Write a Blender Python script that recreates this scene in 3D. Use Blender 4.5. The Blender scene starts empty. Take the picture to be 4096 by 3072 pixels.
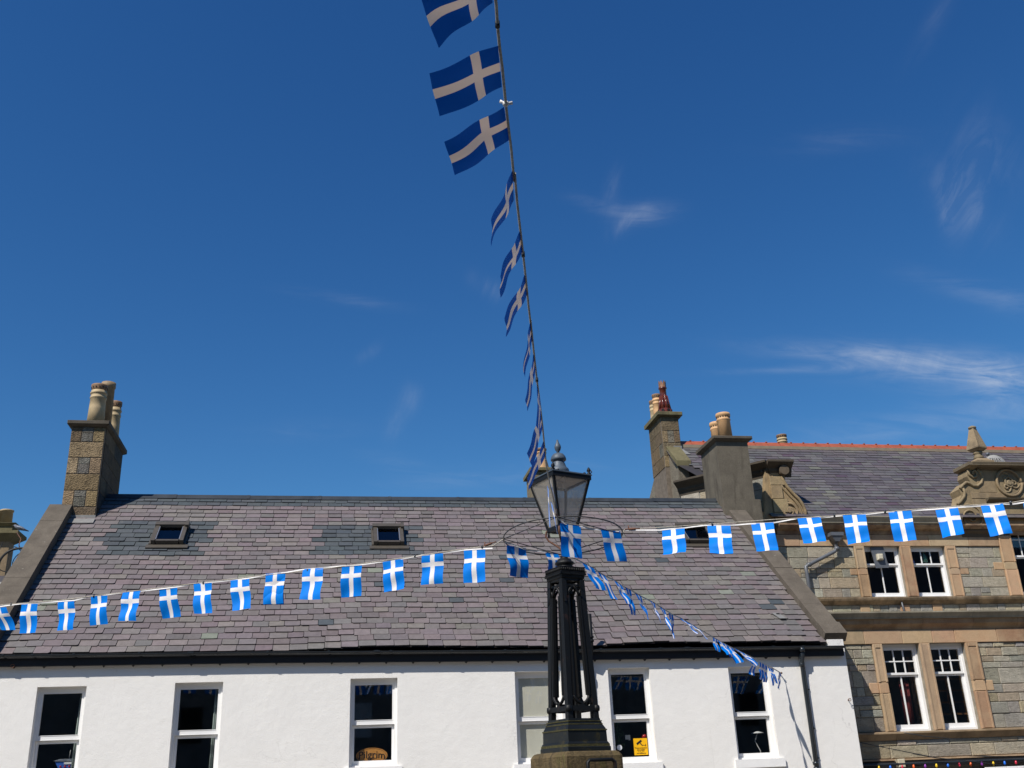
import bpy, math, random
import numpy as np
from math import sin, cos, tan, pi, radians, sqrt
from mathutils import Vector, Matrix

SC = bpy.context.scene
COL = SC.collection
random.seed(11)

# ---------------------------------------------------------------- camera
F = 4025.0; PU, PV = 2048.0, 1536.0            # focal length and centre in pixels of the 4096x3072 photograph
def _cam():
    r0 = lambda u, v: np.array([u - PU, -(v - PV), -F])
    z = r0(1627, -8460); z /= np.linalg.norm(z)
    r = np.array([1, 0, 0.]); r -= z * (r @ z); r /= np.linalg.norm(r)
    b = np.cross(z, r); a = radians(9.6)
    x = cos(a) * r + sin(a) * b if b[2] < 0 else cos(a) * r - sin(a) * b
    return np.array([x, np.cross(z, x), z])
R = _cam(); CP = np.array([0, 0, 1.6])
def ray(u, v):
    w = R @ np.array([u - PU, -(v - PV), -F]); return w / np.linalg.norm(w)
def onY(u, v, y): w = ray(u, v); return Vector(CP + w * (y - CP[1]) / w[1])
def onX(u, v, x): w = ray(u, v); return Vector(CP + w * (x - CP[0]) / w[0])
def onZ(u, v, z): w = ray(u, v); return Vector(CP + w * (z - CP[2]) / w[2])
def onPl(u, v, p, n):
    w = ray(u, v); n = np.array(n); return Vector(CP + w * ((np.array(p) - CP) @ n) / (w @ n))
cd = bpy.data.cameras.new('camera'); cam = bpy.data.objects.new('camera', cd); COL.objects.link(cam)
cd.sensor_width = 36; cd.lens = 36 * F / 4096; cd.clip_start = 0.05; cd.clip_end = 5000
M = Matrix([list(R[i]) for i in range(3)]).to_4x4(); M.translation = Vector(CP)
cam.matrix_world = M; SC.camera = cam

# ---------------------------------------------------------------- light
SUN_DIR = Vector((1.05, 1.0, -1.62)).normalized()        # travel direction of sunlight
SUN_EL = math.asin(-SUN_DIR.z); SUN_AZ = math.atan2(-SUN_DIR.x, -SUN_DIR.y)
sd = bpy.data.lights.new('sun', 'SUN'); sd.energy = 5.0; sd.angle = radians(0.55); sd.color = (1, .955, .89)
so = bpy.data.objects.new('sun', sd); COL.objects.link(so)
so.rotation_mode = 'QUATERNION'; so.rotation_quaternion = SUN_DIR.to_track_quat('-Z', 'Y'); so.location = (-20, -20, 40)
SC.view_settings.view_transform = 'Standard'; SC.view_settings.look = 'None'
SC.view_settings.exposure = 0.12; SC.view_settings.gamma = 1

W = bpy.data.worlds.new('World'); SC.world = W; W.use_nodes = True
def world():
    nt = W.node_tree; N = nt.nodes; L = nt.links; N.clear()
    def nd(t, **k):
        n = N.new(t)
        for a, b in k.items(): setattr(n, a, b)
        return n
    sky = nd('ShaderNodeTexSky', sky_type='NISHITA', sun_disc=False)
    sky.sun_elevation = SUN_EL; sky.sun_rotation = SUN_AZ
    sky.air_density = 1.0; sky.dust_density = 0.25; sky.ozone_density = 2.2; sky.altitude = 60
    hs = nd('ShaderNodeHueSaturation'); hs.inputs['Hue'].default_value = .489; hs.inputs['Saturation'].default_value = 1.22
    hs.inputs['Value'].default_value = 1.0
    L.new(sky.outputs[0], hs.inputs['Color'])
    tc = nd('ShaderNodeTexCoord')
    sr = nd('ShaderNodeSeparateColor'); cr = nd('ShaderNodeCombineColor'); L.new(hs.outputs[0], sr.inputs[0])
    for i_, (ex, k_) in enumerate(((1.25, .61), (1.2, .727), (1.0, 1.17))):
        p_ = nd('ShaderNodeMath', operation='POWER'); L.new(sr.outputs[i_], p_.inputs[0]); p_.inputs[1].default_value = ex
        q_ = nd('ShaderNodeMath', operation='MULTIPLY'); L.new(p_.outputs[0], q_.inputs[0]); q_.inputs[1].default_value = k_; L.new(q_.outputs[0], cr.inputs[i_])
    def mth(op, a, b=None, c=None, clamp=False):
        n = nd('ShaderNodeMath', operation=op); n.use_clamp = clamp
        for i, x in enumerate((a, b, c)):
            if x is None: continue
            if hasattr(x, 'is_linked'): L.new(x, n.inputs[i])
            else: n.inputs[i].default_value = x
        return n.outputs[0]
    def dot(vec):
        n = nd('ShaderNodeVectorMath', operation='DOT_PRODUCT'); L.new(tc.outputs['Generated'], n.inputs[0])
        n.inputs[1].default_value = vec; return n.outputs['Value']
    total = None
    fcache = {}
    def fibre(steep):
        if steep in fcache: return fcache[steep]
        c, e = ((2600, 850), (2660, 700)) if steep else ((3600, 1450), (4300, 1490))
        d0 = Vector(ray(*c)); d1 = Vector(ray(*e)); t = (d1 - d0 * d1.dot(d0)).normalized(); n_ = d0.cross(t).normalized()
        cx_ = nd('ShaderNodeCombineXYZ'); L.new(mth('MULTIPLY', dot(t), 13.0 if steep else 11.0), cx_.inputs[0]); L.new(mth('MULTIPLY', dot(n_), 40.0 if steep else 60.0), cx_.inputs[1]); cx_.inputs[2].default_value = 3.3 + steep
        nf = nd('ShaderNodeTexNoise'); nf.inputs['Scale'].default_value = 1.0; nf.inputs['Detail'].default_value = 6; nf.inputs['Roughness'].default_value = .62; nf.inputs['Distortion'].default_value = 1.1
        L.new(cx_.outputs[0], nf.inputs['Vector'])
        fcache[steep] = mth('ADD', mth('MULTIPLY', mth('MULTIPLY', mth('SUBTRACT', nf.outputs[0], .38), 3.6, clamp=True), .85), .15)
        return fcache[steep]
    # wisps of cirrus: centre, end of long axis, half width (pixels of the photo turned into directions), strength
    wisps = [((3880, 1480), (4420, 1530), 62, .62), ((3560, 1425), (3980, 1455), 34, .40), ((4050, 1560), (4350, 1520), 70, .30), ((3200, 1478), (3500, 1468), 12, .22),
             ((2605, 848), (2690, 835), 34, .32), ((2510, 885), (2450, 930), 30, .20), ((2445, 770), (2462, 690), 26, .11), ((2400, 825), (2300, 795), 24, .18), ((2500, 850), (2400, 830), 40, .10),
             ((3880, 700), (3900, 500), 60, .16), ((3850, 800), (3960, 920), 60, .24), ((3795, 850), (3800, 920), 26, .26), ((3980, 620), (4060, 760), 70, .10),
             ((3800, 1690), (4400, 1650), 50, .16), ((3450, 1740), (3900, 1700), 34, .12), ((1640, 1600), (1650, 1545), 34, .20), ((1580, 1680), (1560, 1740), 34, .15),
             ((1480, 1410), (1520, 1380), 22, .10), ((1950, 1150), (2010, 1190), 34, .14), ((1400, 1200), (1600, 1230), 22, .10),
             ((2000, 1900), (2400, 1860), 40, .13), ((3350, 560), (3600, 540), 40, .07), ((1580, 1850), (1700, 1880), 34, .10), ((4000, 1190), (4300, 1270), 40, .16), ((1250, 1720), (1500, 1700), 40, .05), ((3740, 80), (3820, -60), 30, .07)]
    for (c, e, hw, s) in wisps:
        d0 = Vector(ray(*c)); d1 = Vector(ray(*e)); t = (d1 - d0 * d1.dot(d0)); A = t.length; t.normalize()
        n_ = d0.cross(t).normalized(); B = hw / F
        a = mth('DIVIDE', dot(t), A); b = mth('DIVIDE', dot(n_), B)
        r2 = mth('ADD', mth('MULTIPLY', a, a), mth('MULTIPLY', b, b))
        g = mth('POWER', 2.718, mth('MULTIPLY', r2, -1.0))
        front = mth('GREATER_THAN', dot(d0), .5)
        fb_ = fibre(abs(e[1] - c[1]) > .5 * abs(e[0] - c[0]))
        g = mth('MULTIPLY', mth('MULTIPLY', mth('MULTIPLY', g, front), s * .8), fb_)
        total = g if total is None else mth('ADD', total, g)
    nz2 = nd('ShaderNodeTexNoise'); nz2.inputs['Scale'].default_value = 14; nz2.inputs['Detail'].default_value = 5; nz2.inputs['Roughness'].default_value = .6; nz2.inputs['Distortion'].default_value = .8
    L.new(tc.outputs['Generated'], nz2.inputs['Vector'])
    k2 = mth('MULTIPLY', mth('SUBTRACT', nz2.outputs[0], .36), 3.2, clamp=True)
    m = mth('MULTIPLY', total, mth('ADD', mth('MULTIPLY', k2, .55), .45), clamp=True)
    mx = nd('ShaderNodeMix', data_type='RGBA'); L.new(m, mx.inputs[0]); L.new(cr.outputs[0], mx.inputs[6]); mx.inputs[7].default_value = (6.6, 7.2, 8.2, 1)
    bg = nd('ShaderNodeBackground'); bg.inputs['Strength'].default_value = 0.085
    out = nd('ShaderNodeOutputWorld'); L.new(mx.outputs[2], bg.inputs[0]); L.new(bg.outputs[0], out.inputs[0])
world()

# ---------------------------------------------------------------- materials
class Mat:
    def __init__(s, name, rough=.7, metal=0., spec=.5):
        s.m = bpy.data.materials.new(name); s.m.use_nodes = True; s.nt = s.m.node_tree; s.N = s.nt.nodes; s.L = s.nt.links
        s.N.clear(); s.out = s.N.new('ShaderNodeOutputMaterial'); s.b = s.N.new('ShaderNodeBsdfPrincipled')
        s.L.new(s.b.outputs[0], s.out.inputs[0]); s.b.inputs['Roughness'].default_value = rough; s.b.inputs['Metallic'].default_value = metal
        s.b.inputs['Specular IOR Level'].default_value = spec
        s.tc = s.N.new('ShaderNodeTexCoord'); s.obj = s.tc.outputs['Object']; s.h = None
    def noise(s, scale, detail=5, rough=.55, dist=0, sc=None):
        v = s.obj
        if sc: mp = s.N.new('ShaderNodeMapping'); mp.inputs['Scale'].default_value = sc; s.L.new(v, mp.inputs[0]); v = mp.outputs[0]
        n = s.N.new('ShaderNodeTexNoise'); n.inputs['Scale'].default_value = scale; n.inputs['Detail'].default_value = detail
        n.inputs['Roughness'].default_value = rough; n.inputs['Distortion'].default_value = dist; s.L.new(v, n.inputs['Vector']); return n.outputs[0]
    def ramp(s, f, stops):
        n = s.N.new('ShaderNodeValToRGB'); e = n.color_ramp.elements
        while len(e) < len(stops): e.new(.5)
        for i, (p, c) in enumerate(stops):
            e[i].position = p; e[i].color = (*(c if isinstance(c, (tuple, list)) else (c, c, c)), 1)
        s.L.new(f, n.inputs[0]); return n.outputs[0]
    def mix(s, f, a, b, mode='MIX'):
        n = s.N.new('ShaderNodeMix'); n.data_type = 'RGBA'; n.blend_type = mode
        for x, i in ((f, 0), (a, 6), (b, 7)):
            if hasattr(x, 'is_linked'): s.L.new(x, n.inputs[i])
            else: n.inputs[i].default_value = x if i == 0 else (*x, 1)
        return n.outputs[2]
    def math(s, op, a, b, clamp=False):
        n = s.N.new('ShaderNodeMath'); n.operation = op; n.use_clamp = clamp
        for i, x in enumerate((a, b)):
            if hasattr(x, 'is_linked'): s.L.new(x, n.inputs[i])
            else: n.inputs[i].default_value = x
        return n.outputs[0]
    def attr(s, name='tint'):
        n = s.N.new('ShaderNodeAttribute'); n.attribute_name = name; return n.outputs['Color']
    def col(s, c):
        if hasattr(c, 'is_linked'): s.L.new(c, s.b.inputs['Base Color'])
        else: s.b.inputs['Base Color'].default_value = (*c, 1)
        return s
    def bump(s, h, dist=.01, strength=1):
        n = s.N.new('ShaderNodeBump'); n.inputs['Distance'].default_value = dist; n.inputs['Strength'].default_value = strength
        s.L.new(h, n.inputs['Height']); s.L.new(n.outputs[0], s.b.inputs['Normal']); return s

def simple(name, c, rough=.6, metal=0, var=.12, vs=6, bump=0, bs=60, spec=.5):
    m = Mat(name, rough, metal, spec)
    n = m.noise(vs, 6)
    m.col(m.mix(1.0, m.ramp(n, [(.3, 1 - var), (.7, 1 + var)]), c, 'MULTIPLY'))
    if bump: m.bump(m.noise(bs, 4), bump)
    return m.m

def tinted(name, rough=.8, var=.18, vs=5, fine=40, bd=.006, extra=None, spec=.3):
    m = Mat(name, rough, 0, spec)
    c = m.mix(1.0, m.attr(), m.ramp(m.noise(vs, 6, .6), [(.25, 1 - var), (.75, 1 + var)]), 'MULTIPLY')
    c = m.mix(1.0, c, m.ramp(m.noise(fine, 4, .7), [(.3, .86), (.7, 1.14)]), 'MULTIPLY')
    if extra: c = extra(m, c)
    m.col(c); 
    if bd: m.bump(m.noise(fine, 5, .65), bd)
    return m.m

def _slate(m, c):
    # lichen freckles and pale scuffs
    f = m.ramp(m.noise(26, 3, .7), [(.70, 0), (.76, .55)])
    c = m.mix(f, c, (.24, .235, .20))
    f2 = m.ramp(m.noise(7, 5, .6, 1.5, (1, 1, .35)), [(.62, 0), (.82, .45)])
    c = m.mix(f2, c, (.20, .185, .15))
    f3 = m.ramp(m.noise(1.1, 5, .6, 0, (2.2, .35, .35)), [(.64, 0), (.80, .5)])
    return m.mix(f3, c, (.055, .05, .047))
M_SLATE = tinted('slate', .62, .16, 9, 70, .004, _slate, .35)
M_SLATE2 = tinted('welsh slate', .5, .12, 9, 60, .002, None, .45)
def _sand(m, c):
    f = m.ramp(m.noise(1.7, 6, .65, 0, (1, 1, .7)), [(.5, 0), (.72, .7)])
    c = m.mix(f, c, (.10, .078, .055))
    f = m.ramp(m.noise(5, 4, .6, 0, (1, 1, .5)), [(.62, 0), (.75, .5)])
    return m.mix(f, c, (.085, .065, .05))
def _sand_l(m, c):
    c = m.mix(m.ramp(m.noise(2.4, 5, .6), [(.42, 0), (.62, .5)]), c, (.46, .33, .20))
    f = m.ramp(m.noise(1.5, 6, .65, 0, (1.4, 1, .6)), [(.56, 0), (.74, .65)])
    return m.mix(f, c, (.13, .09, .06))
M_SAND = tinted('weathered sandstone', .85, .2, 4, 34, .012, _sand)
M_SANDL = tinted('dressed sandstone', .85, .14, 4, 42, .008, _sand_l)
def rubble():
    m = Mat('tooled rubble stone', .85, 0, .3)
    t = m.noise(15, 6, .75, 1.6, (.7, .8, 2.2))
    c = m.mix(1.0, m.attr(), m.ramp(m.noise(6, 6, .6), [(.25, .8), (.75, 1.2)]), 'MULTIPLY')
    c = m.mix(1.0, c, m.ramp(t, [(.33, .48), (.47, .98), (.7, 1.22)]), 'MULTIPLY')
    m.col(c); m.bump(t, .05, .9); return m.m
M_RUB = rubble()
def chimstone():
    m = Mat('pecked chimney stone', .9, 0, .25)
    v = m.N.new('ShaderNodeTexVoronoi'); v.inputs['Scale'].default_value = 26
    mp = m.N.new('ShaderNodeMapping'); mp.inputs['Scale'].default_value = (1, 1, 1.9); m.L.new(m.obj, mp.inputs[0]); m.L.new(mp.outputs[0], v.inputs['Vector'])
    c = m.mix(1.0, m.attr(), m.ramp(m.noise(5, 6, .75), [(.25, .45), (.5, 1), (.75, 1.45)]), 'MULTIPLY')
    c = m.mix(1.0, c, m.ramp(v.outputs[0], [(.0, 1.25), (.6, .7)]), 'MULTIPLY')
    m.col(c); m.bump(v.outputs[0], .03, .8); return m.m
M_CHS = chimstone()
M_MORTAR = simple('lime mortar', (.27, .235, .18), .95, 0, .25, 8, .01)
M_MORT_D = simple('dark pointing', (.15, .12, .09), .95, 0, .3, 8, .01)
def harl():
    m = Mat('white roughcast', .75, 0, .3)
    c = m.mix(1.0, (.81, .785, .74), m.ramp(m.noise(1.2, 6, .6), [(.25, .95), (.75, 1.03)]), 'MULTIPLY')
    f = m.ramp(m.noise(1.0, 6, .7, .6, (3.0, 1, .35)), [(.70, 0), (.84, .35)])
    c = m.mix(f, c, (.62, .56, .48)); f = m.ramp(m.noise(1.6, 7, .7, .3, (5.0, 1, .22)), [(.60, 0), (.80, .30)]); c = m.mix(f, c, (.52, .49, .43))
    f = m.ramp(m.noise(14, 3, .8), [(.74, 0), (.77, .5)]); c = m.mix(f, c, (.45, .42, .36))
    v = m.N.new('ShaderNodeTexVoronoi'); v.feature = 'DISTANCE_TO_EDGE'; v.inputs['Scale'].default_value = .55; v.inputs['Randomness'].default_value = 1
    nm = m.N.new('ShaderNodeTexNoise'); nm.inputs['Scale'].default_value = 2.2; nm.inputs['Detail'].default_value = 6; m.L.new(m.obj, nm.inputs['Vector'])
    vm = m.N.new('ShaderNodeVectorMath'); vm.operation = 'MULTIPLY_ADD'; m.L.new(nm.outputs['Color'], vm.inputs[0]); vm.inputs[1].default_value = (.9, .9, .9); m.L.new(m.obj, vm.inputs[2]); m.L.new(vm.outputs[0], v.inputs['Vector'])
    k_ = m.math('MULTIPLY', m.ramp(v.outputs['Distance'], [(.0, 1), (.006, 0)]), m.ramp(m.noise(.5, 3), [(.5, 0), (.6, .35)]))
    c = m.mix(k_, c, (.36, .33, .30)); m.col(c)
    a = m.noise(55, 4, .6, 1.0, (1, 1, 1.2)); b = m.noise(6, 5, .5)
    m.bump(m.math('ADD', m.math('MULTIPLY', a, .8), m.math('MULTIPLY', b, .9)), .009, .8); return m.m
M_HARL = harl()
def concrete(name, c, dark, lich=.35):
    m = Mat(name, .92, 0, .2)
    k = m.mix(1.0, c, m.ramp(m.noise(2.2, 7, .65), [(.25, .72), (.75, 1.2)]), 'MULTIPLY')
    k = m.mix(1.0, k, m.ramp(m.noise(55, 3, .7), [(.3, .78), (.7, 1.22)]), 'MULTIPLY')
    k = m.mix(m.ramp(m.noise(1.4, 6, .6, .5, (2.2, 2.2, .4)), [(.5, 0), (.7, .7)]), k, dark)
    k = m.mix(m.ramp(m.noise(11, 3, .6), [(.70, 0), (.73, lich)]), k, (.42, .40, .34))
    m.col(k); m.bump(m.noise(50, 4, .7), .008); return m.m
M_COPE = concrete('coping cement', (.125, .105, .082), (.085, .07, .055))
M_STACK = concrete('weathered render', (.130, .112, .085), (.05, .042, .032))
M_CAPST = concrete('dark cope stone', (.10, .085, .065), (.05, .04, .03), .5)
M_MOSSCAP = concrete('mossy cope stone', (.15, .13, .07), (.07, .06, .035), .5)
def paint(name, c, rough, rust, rs=7, rc=(.12, .05, .03), th=.6):
    m = Mat(name, rough, 0, .35)
    f = m.ramp(m.noise(rs, 7, .7, .4), [(th, 0), (th + .08, rust)])
    f2 = m.ramp(m.noise(3, 5, .6, 0, (1, 1, .3)), [(.3, .8), (.7, 1.5)])
    m.col(m.mix(f, m.mix(1.0, c, f2, 'MULTIPLY'), rc)); m.bump(m.noise(60, 4), .003); return m.m
M_IRON = paint('black painted iron', (.004, .0042, .0044), .55, .75, 9, (.035, .016, .011), .6)
M_IRONMOSS = paint('black iron with moss', (.009, .010, .010), .4, .8, 7, (.045, .036, .012), .56)
M_LEAD = paint('blue grey painted copper', (.058, .075, .095), .45, .5, 5, (.035, .042, .05), .55)
M_RUST = paint('rusty steel', (.11, .05, .03), .7, .7, 12, (.045, .025, .02))
M_WIRE = paint('dark galvanised bar', (.045, .045, .045), .45, .7, 14, (.10, .06, .04))
M_PLINTH = None
def plinth():
    m = Mat('mossy sandstone', .95, 0, .2)
    k = m.mix(1.0, (.125, .09, .045), m.ramp(m.noise(3, 7, .7), [(.25, .55), (.75, 1.35)]), 'MULTIPLY')
    k = m.mix(m.ramp(m.noise(5, 6, .7, .5, (2.5, 2.5, .5)), [(.48, 0), (.62, .85)]), k, (.05, .038, .022))
    k = m.mix(m.ramp(m.noise(4, 6, .7, .5, (2, 2, .7)), [(.55, 0), (.72, .7)]), k, (.12, .12, .03))
    m.col(k); m.bump(m.noise(30, 5, .7), .02); return m.m
M_PLINTH = plinth()
M_UPVC = simple('white window frame', (.80, .79, .77), .35, 0, .03, 3)
M_SILL = simple('white painted sill', (.80, .785, .76), .6, 0, .04, 4, .004, 30)
M_PLASTIC = simple('black plastic gutter', (.020, .025, .030), .25, 0, .2, 2, .0)
M_FASCIA = simple('black fascia board', (.006, .006, .007), .6, 0, .2, 4)
M_GREYPIPE = simple('grey painted pipe', (.105, .112, .125), .45, 0, .15, 6)
M_BEIGEG = paint('beige painted gutter', (.22, .195, .145), .6, .6, 6, (.13, .10, .06), .62)
M_BRONZE = simple('brown flashing metal', (.078, .066, .051), .45, .1, .12, 8)
M_CHROME = simple('aluminium bead', (.6, .58, .55), .3, .8, .05)
M_REDTILE = simple('orange red ridge tile', (.32, .078, .036), .55, 0, .2, 5, .003)
M_POTY = simple('buff clay pot', (.40, .30, .165), .7, 0, .22, 5, .003)
M_POTO = simple('orange clay pot', (.55, .32, .15), .65, 0, .14, 5, .003)
M_POTB = simple('brown clay pot rim', (.20, .115, .06), .7, 0, .3, 14, .004)
M_POTO2 = simple('brown buff clay pot', (.27, .185, .10), .7, 0, .25, 8, .004)
M_POTR = simple('glazed dark red pot', (.105, .022, .013), .22, 0, .25, 7)
M_POTCR = simple('unglazed pot crown', (.25, .12, .06), .6, 0, .25, 12)
M_HOLE = simple('dark hollow', (.004, .004, .004), .9, 0, 0)
M_ZINC = simple('lead flashing', (.20, .195, .185), .6, .0, .15, 7)
M_RIDGE = paint('grey ridge metal', (.028, .032, .036), .5, .7, 18, (.24, .24, .23), .66)
M_ROPE = simple('rope and cable tie', (.42, .38, .31), .8, 0, .4, 60)
M_TAPE = simple('white bunting tape', (.74, .72, .70), .7, 0, .1, 30)
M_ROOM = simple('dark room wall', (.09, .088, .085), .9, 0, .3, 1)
M_BOARD = simple('pale green board', (.64, .63, .54), .6, 0, .05, 5)
M_GROUND = simple('grey paving', (.19, .17, .14), .9, 0, .2, 1.5, .01, 12)
M_OPP = simple('dark opposite stone', (.22, .21, .20), .9, 0, .3, 2)
M_DISH = simple('white dish', (.33, .315, .29), .5, 0, .05, 5)
M_BLACK = simple('black print', (.01, .01, .01), .5, 0, 0)
M_YELLOW = simple('yellow plastic', (.80, .42, .0), .5, 0, .02)
M_WOODSIGN = simple('varnished sign board', (.52, .24, .055), .45, 0, .12, 9)
M_CLAD = simple('grey painted cladding', (.40, .42, .44), .6, 0, .08, 3)
M_REDBALL = simple('red bauble', (.45, .02, .02), .3)
M_GREEN = simple('green leaves', (.03, .09, .035), .6, 0, .4, 20)
M_BLUE = simple('blue toy paint', (.02, .10, .42), .5, 0, .2, 9)
M_CARD = simple('white card', (.6, .62, .64), .6)
M_WOOD = simple('brown cabinet wood', (.16, .075, .03), .4, 0, .2, 4)
M_REDCL = simple('red cloth', (.15, .02, .02), .9)
M_SOFFIT = simple('pale lantern soffit', (.75, .64, .52), .8, 0, .3, 9)
M_BIRD = simple('grey feather', (.12, .13, .16), .7, 0, .35, 30)

def glassmat(name, rough=.02, tintc=(.9, .95, .95), ref=.06, milky=0.):
    m = bpy.data.materials.new(name); m.use_nodes = True; nt = m.node_tree; N = nt.nodes; L = nt.links; N.clear()
    o = N.new('ShaderNodeOutputMaterial'); t = N.new('ShaderNodeBsdfTransparent'); g = N.new('ShaderNodeBsdfGlossy'); t.inputs[0].default_value = (*tintc, 1)
    g.inputs['Roughness'].default_value = rough; mx = N.new('ShaderNodeMixShader')
    lw = N.new('ShaderNodeLayerWeight'); lw.inputs[0].default_value = .5
    pw = N.new('ShaderNodeMath'); pw.operation = 'POWER'; pw.inputs[1].default_value = 5; L.new(lw.outputs['Facing'], pw.inputs[0])
    ad = N.new('ShaderNodeMath'); ad.operation = 'MULTIPLY_ADD'; ad.use_clamp = True; ad.inputs[1].default_value = .9; ad.inputs[2].default_value = .035 + ref; L.new(pw.outputs[0], ad.inputs[0])
    L.new(ad.outputs[0], mx.inputs[0]); L.new(t.outputs[0], mx.inputs[1]); L.new(g.outputs[0], mx.inputs[2]); last = mx.outputs[0]
    if milky:
        d = N.new('ShaderNodeBsdfDiffuse'); d.inputs[0].default_value = (.60, .57, .53, 1); tr = N.new('ShaderNodeBsdfTranslucent'); tr.inputs[0].default_value = (.75, .71, .66, 1)
        a = N.new('ShaderNodeMixShader'); a.inputs[0].default_value = .5; L.new(d.outputs[0], a.inputs[1]); L.new(tr.outputs[0], a.inputs[2])
        nz = N.new('ShaderNodeTexNoise'); nz.inputs['Scale'].default_value = 5; tc = N.new('ShaderNodeTexCoord'); L.new(tc.outputs['Object'], nz.inputs['Vector'])
        mr = N.new('ShaderNodeMapRange'); L.new(nz.outputs[0], mr.inputs[0]); mr.inputs[1].default_value = .3; mr.inputs[2].default_value = .7
        mr.inputs[3].default_value = milky * .8; mr.inputs[4].default_value = milky * 1.15
        b = N.new('ShaderNodeMixShader'); L.new(mr.outputs[0], b.inputs[0]); L.new(last, b.inputs[1]); L.new(a.outputs[0], b.inputs[2]); last = b.outputs[0]
    L.new(last, o.inputs[0]); return m
M_GLASS = glassmat('window glass', .02, (.95, .95, .94), .03)
M_GLASSD = glassmat('roof window glass', .03, (.35, .42, .55), .03)
M_LANT = glassmat('dusty lantern glass', .15, (.95, .94, .92), .0, .30)

def flagmat():
    m = bpy.data.materials.new('blue and white flag cloth'); m.use_nodes = True; nt = m.node_tree; N = nt.nodes; L = nt.links; N.clear()
    o = N.new('ShaderNodeOutputMaterial'); uv = N.new('ShaderNodeUVMap'); uv.uv_map = 'UVMap'; sp = N.new('ShaderNodeSeparateXYZ'); L.new(uv.outputs[0], sp.inputs[0])
    def mt(op, a, b):
        n = N.new('ShaderNodeMath'); n.operation = op
        for i, x in enumerate((a, b)):
            if hasattr(x, 'is_linked'): L.new(x, n.inputs[i])
            else: n.inputs[i].default_value = x
        return n.outputs[0]
    a = mt('LESS_THAN', mt('ABSOLUTE', mt('SUBTRACT', sp.outputs[0], .5), 0), .104)
    b = mt('LESS_THAN', mt('ABSOLUTE', mt('SUBTRACT', sp.outputs[1], .335), 0), .068)
    w = mt('MAXIMUM', a, b)
    def mixc(c0, c1):
        n = N.new('ShaderNodeMix'); n.data_type = 'RGBA'; L.new(w, n.inputs[0]); n.inputs[6].default_value = (*c0, 1); n.inputs[7].default_value = (*c1, 1); return n.outputs[2]
    d = N.new('ShaderNodeBsdfPrincipled'); d.inputs['Roughness'].default_value = .6; d.inputs['Specular IOR Level'].default_value = .12
    L.new(mixc((.0, .205, .74), (.82, .80, .79)), d.inputs['Base Color'])
    tc = N.new('ShaderNodeTexCoord'); nz = N.new('ShaderNodeTexNoise'); nz.inputs['Scale'].default_value = 9; nz.inputs['Detail'].default_value = 4
    L.new(tc.outputs['Object'], nz.inputs['Vector']); bp = N.new('ShaderNodeBump'); bp.inputs['Distance'].default_value = .006; bp.inputs['Strength'].default_value = .6
    L.new(nz.outputs[0], bp.inputs['Height']); L.new(bp.outputs[0], d.inputs['Normal'])
    t = N.new('ShaderNodeBsdfTranslucent'); L.new(mixc((.0, .01, .16), (.75, .54, .42)), t.inputs[0])
    mx = N.new('ShaderNodeMixShader'); mx.inputs[0].default_value = .17; L.new(d.outputs[0], mx.inputs[1]); L.new(t.outputs[0], mx.inputs[2]); L.new(mx.outputs[0], o.inputs[0])
    return m
M_FLAG = flagmat()

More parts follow.
